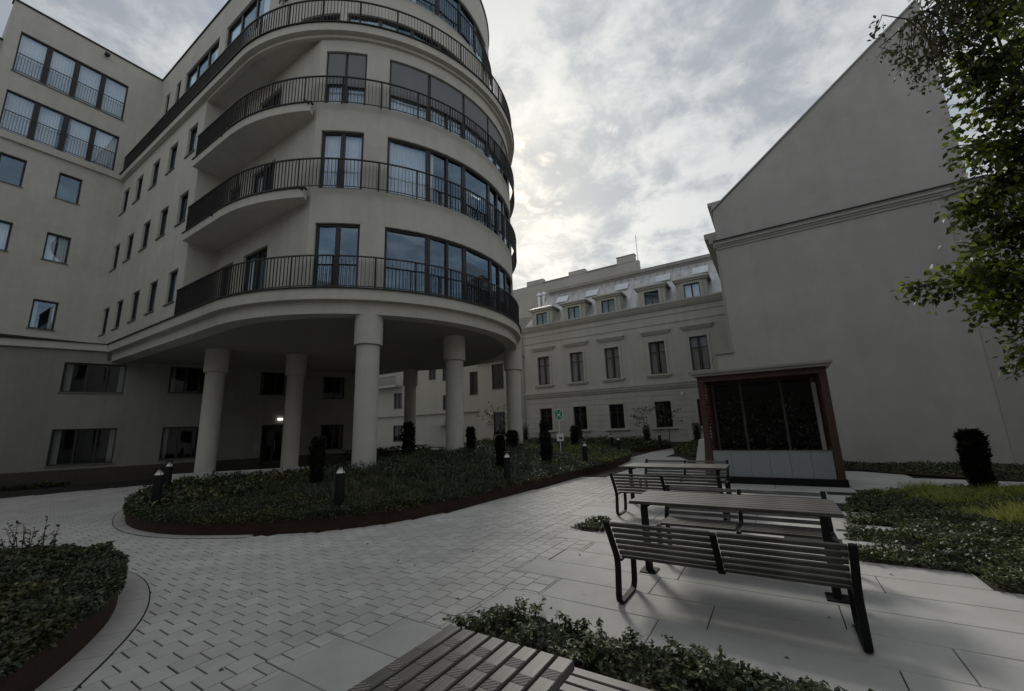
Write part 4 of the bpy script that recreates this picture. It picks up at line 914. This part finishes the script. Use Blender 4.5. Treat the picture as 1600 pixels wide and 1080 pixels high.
for x, y, H, Rd, lb in ((6.6, 10.3, 1.2, .15, 'dark columnar conifer left of the front column on the island bed'), (9.6, 10.1, 1.15, .17, 'stout dark conifer just right of the front column'), (12.6, 9.9, .95, .14, 'slim dark conifer beside the second front column'),
                        (10.9, 7.4, 1.05, .12, 'slender dark conifer near the bollard on the island edge'), (13.2, 7.0, 1.1, .2, 'thick dark conifer beside the green sign post'), (17.6, 9.4, 1.2, .18, 'dark conifer between the green sign and the old house'),
                        (14.6, 9.3, .8, .22, 'short dark conifer in front of the third column'), (19.3, 8.6, 1.05, .16, 'narrow dark conifer right of the green sign')):
    conifer('conifer', (x, y, float(hI(np.array([[x, y]]))[0])), H, Rd, lb, 1500, cg)
for x, y, H, lb in ((27.6, 7.2, 1.2, 'small dark conifer at the foot of the old house left of the far bollard'), (26.4, 4.0, 1.3, 'small dark conifer at the foot of the old house beside the red shelter'), (29.0, 17.2, 1.4, 'small dark conifer by the drainpipe of the old house'), (28.5, 12.3, 1.3, 'small dark conifer below the second window of the old house')):
    conifer('conifer', (x, y, .25), H, .2, lb, 700, 'small conifers along the old house')
H1 = thing('hedge', 'low dark clipped hedge under the tower behind the front column', 'hedge', (12, 14.1, .3)); n = 9000
P = np.c_[rng.uniform(10.3, 14.6, n), rng.uniform(13.7, 14.6, n), rng.uniform(.3, 1.05, n)]; leafmesh('foliage', P, rdir(n, -.3, 1), rng.uniform(.06, .11, n), .025, 'leaf_conifer', H1, kind='stuff')
obj('core', MB().box(10.4, 14.5, 13.8, 14.5, .2, .95), 'leaf_conifer', H1)
# saplings
def sapling(loc, H, label, nb=10, leaves=60, ls=.09, spread=.9):
    t = thing('sapling', label, 'sapling', loc, 'thin young trees in the beds'); b0 = Vector(loc); m = MB(); top = b0+Vector((random.uniform(-.15, .15), random.uniform(-.15, .15), H))
    m.tube([b0, b0.lerp(top, .5)+Vector((.05, -.04, 0)), top], [.028, .02, .006], 6); lp = []; dr_ = []
    for k in range(nb):
        s_ = b0.lerp(top, random.uniform(.4, .9)); a = random.uniform(0, 6.28); e_ = s_+Vector((math.cos(a)*spread*random.uniform(.4, 1), math.sin(a)*spread*random.uniform(.4, 1), random.uniform(.1, .6))); md = s_.lerp(e_, .5)+Vector((0, 0, .1)); m.tube([s_, md, e_], [.009, .006, .003], 5, False)
        for q in range(leaves//nb): tt = random.uniform(.3, 1.02); lp.append(tuple(s_.lerp(e_, tt)+Vector((random.gauss(0, .06), random.gauss(0, .06), random.gauss(0, .05))))); dr_.append((random.gauss(0, 1), random.gauss(0, 1), random.uniform(-.8, .4)))
    obj('trunk', m, 'bark', t); leafmesh('crown', np.array(lp), np.array(dr_), rng.uniform(ls*.7, ls*1.3, len(lp)), ls*.3, 'leaf_bush', t, kind='stuff')
sapling((28.3, 7.6, .3), 2.6, 'thin sparse sapling before the ground-floor windows of the old house', 14, 240, .13, 1.2)
sapling((28.5, 6.0, .3), 2.7, 'bare twiggy sapling beside the fourth window of the old house', 14, 200, .13, 1.2)
sapling((15.6, 11.0, .9), 1.7, 'small leafless-looking sapling between the tower columns', 10, 90, .1, .8)
sapling((17.4, 11.6, .9), 1.6, 'thin sapling beside the third column under the tower', 9, 90, .1, .7)
sapling((19.6, 12.0, .8), 1.7, 'thin sapling against the pale rear building', 9, 80, .1, .7)
# ------------------------------------------------------------------ bollards
def bollard(loc, H):
    t = thing('bollard_lamp', '', 'bollard', loc); x, y, z = 0, 0, 0
    def part(name, mb, mat):
        o = bpy.data.objects.new(name, mb.mesh(name)); o.data.materials.append(MATS[mat]); COL.objects.link(o); o.parent = t; smooth_angle(o, 40); return o
    part('post', MB().lathe(0, 0, [(.09, 0), (.09, H-.16), (.086, H-.155)], 20), 'black_steel')
    part('reflector', MB().lathe(0, 0, [(.082, H-.154), (.07, H-.13), (.02, H-.035)], 20), 'white_paint')
    part('cap', MB().lathe(0, 0, [(.092, H-.03), (.092, H-.008), (.06, H)], 20), 'black_steel')
    for a in range(3):
        m = MB(); m.tube([(.08*math.cos(a*2.09+.6), .08*math.sin(a*2.09+.6), H-.155), (.08*math.cos(a*2.09+.6), .08*math.sin(a*2.09+.6), H-.028)], .005, 5); part('cap_rod', m, 'black_steel')
    return t
bs_ = [((5.25, 7.40, .12), 'black bollard lamp at the rounded front edge of the island bed'), ((9.35, 6.15, .12), 'black bollard lamp midway along the straight island edge'), ((14.9, 6.25, .12), 'black bollard lamp on the island edge beside the green sign'), ((20.4, 6.75, .12), 'black bollard lamp at the far tip of the island bed'),
       ((25.9, 9.0, .12), 'black bollard lamp behind the far tip of the island bed'), ((28.0, 6.5, .12), 'black bollard lamp before the old house at the end of the path'), ((3.75, 11.75, .12), 'black bollard lamp at the left tip of the island bed'), ((5.05, 15.15, .12), 'black bollard lamp by the end of the low white wall'), ((14.0, 18.6, 0), 'black bollard lamp under the tower')]
b0 = None
for loc, lb in bs_:
    if b0 is None: b0 = bollard(loc, .98); b0['label'] = lb; b0['group'] = 'bollard lamps along the paths'
    else: copy_tree(b0, loc, 0, None, lb)
# ------------------------------------------------------------------ sign
SG = thing('sign_post', 'green assembly-point sign over a small white plate on a thin post', 'sign', (15.9, 7.75, .6))
sx, sy = 15.9, 7.75; tv = Vector((-sx, -sy, 0)).normalized(); rt = Vector((-tv.y, tv.x, 0))*-1
def sp(u, v, d): p = Vector((sx, sy, 0))+rt*u+tv*d; return (p.x, p.y, v)
obj('post', MB().tube([(sx, sy, .4), (sx, sy, 2.45)], .016, 8), 'white_paint', SG)
m = MB(); cbox(m, sp, -.18, .18, 1.98, 2.42, .02, .03); pl = obj('sign_plate', m, 'white_paint', SG)
m = MB(); cbox(m, sp, -.155, .155, 2.005, 2.395, .031, .034); gp = obj('green_field', m, 'green_sign', pl)
m = MB()
for a, b in ((-1, -1), (-1, 1), (1, -1), (1, 1)):     # four arrows pointing inwards
    cx, cz = a*.10, 2.2+b*.135
    m.add([sp(cx, cz, .036), sp(cx-a*.07, cz-b*.02, .036), sp(cx-a*.02, cz-b*.07, .036)], [(0, 1, 2)]); m.add([sp(cx+a*.04, cz+b*.022, .036), sp(cx+a*.022, cz+b*.04, .036), sp(cx-a*.05, cz-b*.035, .036), sp(cx-a*.035, cz-b*.05, .036)], [(0, 1, 2, 3)])
for u, s_ in ((-.04, .8), (.045, .8), (0, 1.05)):      # people
    m.add([sp(u+.018*s_*math.cos(t*.785), 2.235+.018*s_*math.sin(t*.785), .036) for t in range(8)], [tuple(range(8))]); m.add([sp(u-.022*s_, 2.21, .036), sp(u+.022*s_, 2.21, .036), sp(u+.016*s_, 2.13, .036), sp(u-.016*s_, 2.13, .036)], [(0, 1, 2, 3)])
obj('pictogram', m, 'white_paint', pl)
m = MB(); cbox(m, sp, -.15, .13, 1.10, 1.40, .02, .03); p2 = obj('sign_plate', m, 'white_paint', SG)
m = MB(); m.add([sp(-.06+.04*math.cos(t), 1.22+.05*math.sin(t), .033) for t in np.linspace(0, 6.28, 10)[:-1]], [tuple(range(9))]).add([sp(-.03, 1.24, .033), sp(.05, 1.30, .033), sp(.03, 1.2, .033), sp(-.02, 1.17, .033)], [(0, 1, 2, 3)]); obj('pictogram', m, 'black_steel', p2)
# ------------------------------------------------------------------ benches and tables
def slat(name, x0, x1, y0, y1, z0, z1, parent, rot=None, mat='slat'):
    m = MB().bbox(-(x1-x0)/2, (x1-x0)/2, -(y1-y0)/2, (y1-y0)/2, -(z1-z0)/2, (z1-z0)/2, .004).mesh(name); m.materials.append(MATS[mat]); o = bpy.data.objects.new(name, m); o.location = ((x0+x1)/2, (y0+y1)/2, (z0+z1)/2)
    if rot: o.rotation_euler = rot
    COL.objects.link(o); o.parent = parent; return o
def flatbar(path, w, t, y):
    """steel flat bent along an x-z path, width t in plane, w along y"""
    P = [Vector((p[0], p[1])) for p in path]; m = MB(); N = []
    for i in range(len(P)):
        d = (P[min(i+1, len(P)-1)]-P[max(i-1, 0)]).normalized(); N.append(Vector((-d.y, d.x))*t/2)
    for i in range(len(P)-1):
        a, b = P[i]+N[i], P[i]-N[i]; c, d = P[i+1]-N[i+1], P[i+1]+N[i+1]
        m.hexa([(q.x, y-w/2, q.y) for q in (a, b, c, d)]+[(q.x, y+w/2, q.y) for q in (a, b, c, d)])
    return m
def fillet(pts, r_, n=5):
    out = [Vector(pts[0])]
    for i in range(1, len(pts)-1):
        a, b, c = Vector(pts[i-1]), Vector(pts[i]), Vector(pts[i+1]); u = (a-b).normalized(); v = (c-b).normalized(); rr_ = min(r_, (a-b).length*.45, (c-b).length*.45); p, q = b+u*rr_, b+v*rr_
        for k in range(n+1): t = k/n; out.append(p*(1-t)**2+b*2*t*(1-t)+q*t*t)
    out.append(Vector(pts[-1])); return [(p.x, p.y) for p in out]
def bench(loc, rz, label, back=True):
    """local: x = 0 at the rear foot, seat towards +x, length along y"""
    t = thing('bench', label, 'bench', loc, 'slatted benches'); t.rotation_euler = (0, 0, rz)
    L = 1.90
    for y in (-L/2+.03, L/2-.03):
        if back: pth = fillet([(-.20, .80), (.06, .40), (.0, .012), (.52, .012), (.56, .40), (.10, .385)], .10)
        else: pth = fillet([(.1, .40), (.04, .40), (.0, .012), (.50, .012), (.46, .40), (.12, .40)], .08)
        o = bpy.data.objects.new('side_frame', flatbar(pth, .055, .022, y).mesh('side_frame')); o.data.materials.append(MATS['black_steel']); fixn(o.data); COL.objects.link(o); o.parent = t
    mid = fillet([(-.19, .78), (.06, .40), (.54, .39)], .06) if back else [(.03, .405), (.48, .405)]
    o = bpy.data.objects.new('centre_support', flatbar(mid, .05, .03, 0).mesh('centre_support')); o.data.materials.append(MATS['black_steel']); fixn(o.data); COL.objects.link(o); o.parent = t
    for sgn in (-1, 1):
        ya, yb = (.028, L/2-.06) if sgn > 0 else (-L/2+.06, -.028)
        for k in range(6 if back else 5):
            x = .10+k*.077; slat('seat_slat', x, x+.062, ya, yb, .405, .432, t)
        if back:
            for k in range(6):
                q = (k+.6)/6.2; cx = .045-.245*q; cz = .44+.365*q
                slat('back_slat', cx-.012+.022, cx+.012+.022, ya, yb, cz-.0205, cz+.0205, t, (0, -.57, 0))
    return t
bench((4.15, .575, 0), 0, 'dark slatted bench with its back turned, nearest the narrow leafy bed')
bench((6.32, .55, 0), math.pi, 'slatted bench tucked under the long table, facing the near bench')
bench((7.97, 1.85, 0), 0, 'dark slatted bench with its back to the long table with two benches')
bench((10.75, 2.0, 0), math.pi, 'slatted bench beyond the far table, facing the far bench')
def table(loc, Lx, Ly, along, label, n, chess=False):
    t = thing('table', label, 'table', loc, 'slatted tables'); z = .78; th = .035
    if along == 'y':
        for k in range(n): w_ = Lx/n; x = -Lx/2+k*w_; slat('top_slat', x+.006, x+w_-.006, -Ly/2, Ly/2, z-th, z, t)
        legs = [(-Lx/2+.06, s_*(Ly/2-.16)) for s_ in (-1, 1)]
    else:
        for k in range(n):
            w_ = Ly/n; y = -Ly/2+k*w_; o = slat('top_slat', -Lx/2, Lx/2, y+.007, y+w_-.007, z-th, z, t, mat='slat_x')
            if chess:
                for c in range(8):
                    if (c+k) % 2 == 0:
                        mm = MB().box(-w_/2+.012, w_/2-.012, -w_/2+.012, w_/2-.012, 0, .0012).mesh('carved_square'); mm.materials.append(MATS['chess']); s2 = bpy.data.objects.new('carved_square', mm); s2.location = (Lx/2-.13-c*w_, 0, th/2); COL.objects.link(s2); s2.parent = o
        legs = [(s_*(Lx/2-.25), 0) for s_ in (-1, 1)]
    for lx, ly in legs:
        m = MB(); m.box(lx-.035, lx+.035, ly-.035, ly+.035, .008, z-th-.045)
        if along == 'y': m.box(lx-.04, Lx/2-.05, ly-.03, ly+.03, z-th-.045, z-th-.002)
        else: m.box(lx-.03, lx+.03, -Ly/2+.03, Ly/2-.03, z-th-.045, z-th-.002)
        o = bpy.data.objects.new('leg', m.mesh('leg')); o.data.materials.append(MATS['black_steel']); COL.objects.link(o); o.parent = t
        m = MB().box(lx-.11, lx+.11, ly-.09, ly+.09, .001, .012); p_ = bpy.data.objects.new('foot_plate', m.mesh('foot_plate')); p_.data.materials.append(MATS['black_steel']); COL.objects.link(p_); p_.parent = o
    return t
table((5.64, .61, 0), .88, 2.08, 'y', 'long grey slatted table between two benches', 7)
table((9.75, 2.0, 0), .86, 2.08, 'y', 'long grey slatted table beyond, before the pale shelter front', 7)
table((1.03, 1.135, 0), 1.3, .66, 'x', 'grey slatted table with carved chequered game board', 8, True)
bench((2.36, .32, 0), math.pi, 'backless slatted bench beside the game-board table', back=False)
# ------------------------------------------------------------------ tree on the right
TR = thing('broadleaf_tree', 'broadleaf tree with hanging leafy branches in front of the gable wall', 'tree', (8.3, -4.6, 0))
m = MB(); m.tube([(8.3, -4.6, -.1), (8.22, -4.45, 1.6), (8.1, -4.2, 3.4), (7.9, -3.9, 5.2), (7.6, -3.7, 7.2), (7.4, -3.6, 9)], [.24, .20, .17, .13, .08, .03], 12); tk = obj('trunk', m, 'bark', TR, smooth=True)
CL = [  # centre x, y, z, radius, leaves
    (5.95, -1.82, 3.02, .30, 190), (6.15, -1.58, 3.10, .20, 80), (6.0, -2.05, 3.05, .38, 330), (6.1, -2.2, 2.75, .36, 260), (6.15, -2.35, 2.40, .30, 190), (6.0, -2.15, 3.45, .34, 230), (5.75, -2.0, 3.75, .30, 200), (5.85, -2.25, 3.9, .38, 330),
    (5.65, -2.2, 4.25, .36, 300), (5.5, -2.3, 4.6, .40, 330), (5.3, -2.3, 5.0, .42, 340), (5.3, -2.15, 4.85, .3, 170), (6.3, -2.8, 3.2, .6, 500), (6.1, -2.9, 4.2, .65, 600), (5.9, -2.9, 5.2, .7, 600), (6.8, -3.4, 6.2, .9, 700), (7.4, -3.8, 4.6, 1.0, 700), (7.6, -4.4, 6.6, 1.2, 800), (8.6, -4.8, 5.4, 1.2, 700), (8.4, -4.2, 7.6, 1.2, 700), (6.3, -2.75, 2.6, .4, 260), (6.15, -2.35, 2.95, .42, 300), (6.2, -2.3, 2.2, .28, 150), (5.95, -2.4, 3.5, .45, 330), (5.75, -2.45, 4.3, .45, 330), (5.1, -2.2, 5.35, .4, 260), (7.4, -3.4, 8.2, .9, 400)]
lp, ldr = [], []; lb_ = MB()
HUB = [(6.9, -3.05, 3.0), (6.75, -2.95, 4.1), (6.35, -2.85, 5.1), (7.3, -3.7, 6.3), (8.3, -4.5, 6.0), (6.85, -3.2, 2.3), (7.6, -3.8, 7.6)]
for hx, hy, hz in HUB:
    zt = max(1.7, hz-1.1); st = Vector((8.2-.09*zt+.1, -4.55+.13*zt, zt)); e_ = Vector((hx, hy, hz)); lb_.tube([st, st.lerp(e_, .35)+Vector((random.uniform(-.1, .1), random.uniform(-.1, .1), .12)), st.lerp(e_, .7)+Vector((random.uniform(-.1, .1), random.uniform(-.1, .1), .1)), e_], [.07, .05, .035, .022], 8, False)
for cx, cy, cz, r_, n in CL:
    c = np.array([cx, cy, cz]); start = Vector(min(HUB, key=lambda h: (h[0]-cx)**2+(h[1]-cy)**2+1.6*(h[2]-cz)**2)); e_ = Vector((cx, cy, cz)); md = start.lerp(e_, .5)+Vector((random.uniform(-.08, .08), random.uniform(-.08, .08), .12)); lb_.tube([start, md, e_], [.02, .014, .007], 6, False)
    n = int(n*1.6); nb = max(6, n//26); tw_ = rng.normal(size=(nb, 3)); tw_ /= np.linalg.norm(tw_, axis=1)[:, None]; tw_[:, 2] *= .75
    for d in tw_:
        L = r_*rng.uniform(.7, 1.25); q = c+d*L; lb_.tube([tuple(c), tuple((c+q)/2+np.array([0, 0, .03])), tuple(q)], [.007, .005, .002], 4, False)
        k = n//nb; t = rng.uniform(.15, 1.05, k); pp = c+(q-c)*t[:, None]+rng.normal(size=(k, 3))*.05; lp.append(pp); dd = rng.normal(size=(k, 3))*.55+d*.5; dd[:, 2] -= .35; ldr.append(dd)
lp = np.vstack(lp); ldr = np.vstack(ldr); leafmesh('crown', lp, ldr, rng.uniform(.042, .09, len(lp)), rng.uniform(.017, .033, len(lp)), 'leaf_tree', TR, .15, kind='stuff')
obj('limbs', lb_, 'bark', TR)
# fine drooping twigs overhead
TR2 = thing('birch_tree', 'birch with fine drooping twigs hanging in front of the gable top', 'tree', (7.6, -6.2, 0))
m = MB(); m.tube([(7.6, -6.2, -.1), (7.4, -5.6, 2.5), (6.9, -4.6, 4.6), (6.3, -3.7, 6.0), (5.6, -2.7, 6.3), (5.0, -1.9, 5.9)], [.16, .14, .11, .08, .05, .02], 10); obj('trunk', m, 'bark', TR2, smooth=True)
lp, ldr = [], []; tb = MB()
for k in range(110):
    t = rng.uniform(0, 1); o_ = np.array([5.45, -2.6, 6.1])*(1-t)+np.array([4.85, -1.65, 5.25])*t+rng.normal(size=3)*np.array([.16, .16, .12]); L = rng.uniform(.15, .5)*(1.0 if t > .3 else .9)
    e_ = o_+np.array([rng.normal()*.08, rng.normal()*.10, -L]); mid = (o_+e_)/2+rng.normal(size=3)*.03; tb.tube([tuple(np.array([5.6-.75*t, -2.7+1.1*t, 6.3-.9*t])), tuple(o_), tuple(mid), tuple(e_)], [.006, .004, .003, .0015], 4, False)
    q = 26; s_ = rng.uniform(0, 1, q)[:, None]; lp.append(o_*(1-s_)+e_*s_+rng.normal(size=(q, 3))*.035); dd = rng.normal(size=(q, 3))*.6; dd[:, 2] -= .6; ldr.append(dd)
lp = np.vstack(lp); ldr = np.vstack(ldr); leafmesh('crown', lp, ldr, rng.uniform(.03, .06, len(lp)), rng.uniform(.010, .018, len(lp)), 'leaf_birch', TR2, .15, kind='stuff'); obj('twigs', tb, 'bark', TR2)

# ------------------------------------------------------------------ dark strip at the foot of the oblique wall
ST = [fG(-9, 0, -.02)[:2], fG(-.4, 0, -.02)[:2], fG(-.9, 0, -.75)[:2], fG(-9, 0, -.95)[:2]]
SB = thing('planting_bed', 'dark green planted strip at the foot of the oblique ground-floor wall', 'planting bed', (*ST[0], 0)); hS = bedz(ST, .01, .05, .3); soil('soil', ST, hS, SB, 3)
scatter(ST, 9000, hS, .12, 'leaf_cover', 'ground_cover', (.05, .09), (.02, .03), label='dark low plants at the foot of the oblique ground-floor wall')
# ------------------------------------------------------------------ houses on the other sides of the yard (seen in the window panes)
def neighbour(name, label, f, u0, u1, H, roof, base, cols):
    t = thing(name, label, 'house', base); hs = [(c-.6, c+.6, z, z+1.7) for c in cols for z in (1.2, 4.6, 7.9)]
    w = MB(); wallgrid(w, f, u0, u1, 0, H, hs, .2); obj('wall', w, 'plaster_old', t)
    for h in hs: window(t, f, *h, depth=.15, splits=(.5,), glass='glass_old')
    m = MB(); m.add([f(u0, H, -.3), f(u1, H, -.3), f(u1, H+roof, 4.5), f(u0, H+roof, 4.5), f(u1, H, 9), f(u0, H, 9)], [(0, 1, 2, 3), (3, 2, 4, 5), (0, 3, 5), (1, 2, 4)]); obj('roof', m, 'zinc_dark', t)
    m = MB(); m.quad(f(u0, 0, 9), f(u1, 0, 9), f(u1, H, 9), f(u0, H, 9)); [m.quad(f(u, 0, 0), f(u, 0, 9), f(u, H, 9), f(u, H, 0)) for u in (u0, u1)]; obj('wall', m, 'plaster_old', t)
neighbour('neighbour_house', 'plain plaster house across the yard behind the viewer', lambda u, v, d: (-11-d, u, v), -14, 34, 11, 3.5, (-12, 8, 0), [-11, -7, -3, 1, 5, 9, 13, 17, 21, 25, 29])
neighbour('neighbour_house', 'plain plaster house closing the yard on the side of the broadleaf tree', lambda u, v, d: (u, -15-d, v), -9, 15, 10, 3.5, (2, -16, 0), [-6, -2, 2, 6, 10])

# a few fallen leaves on the paving
n = 34; P = np.c_[rng.uniform(1.5, 7.5, n), rng.uniform(-2.5, 8, n)]; k = np.ones(n, bool)
for b in BEDS: k &= ~inpoly(P, b)
P = P[k]; fl_ = leafmesh('fallen_leaves', np.c_[P, np.full(len(P), .006)], rdir(len(P), -.05, .1), rng.uniform(.03, .055, len(P)), .014, 'leaf_dry', None, kind='stuff'); fl_['label'] = 'scattered small dry leaves lying on the paving'; fl_['category'] = 'leaves'
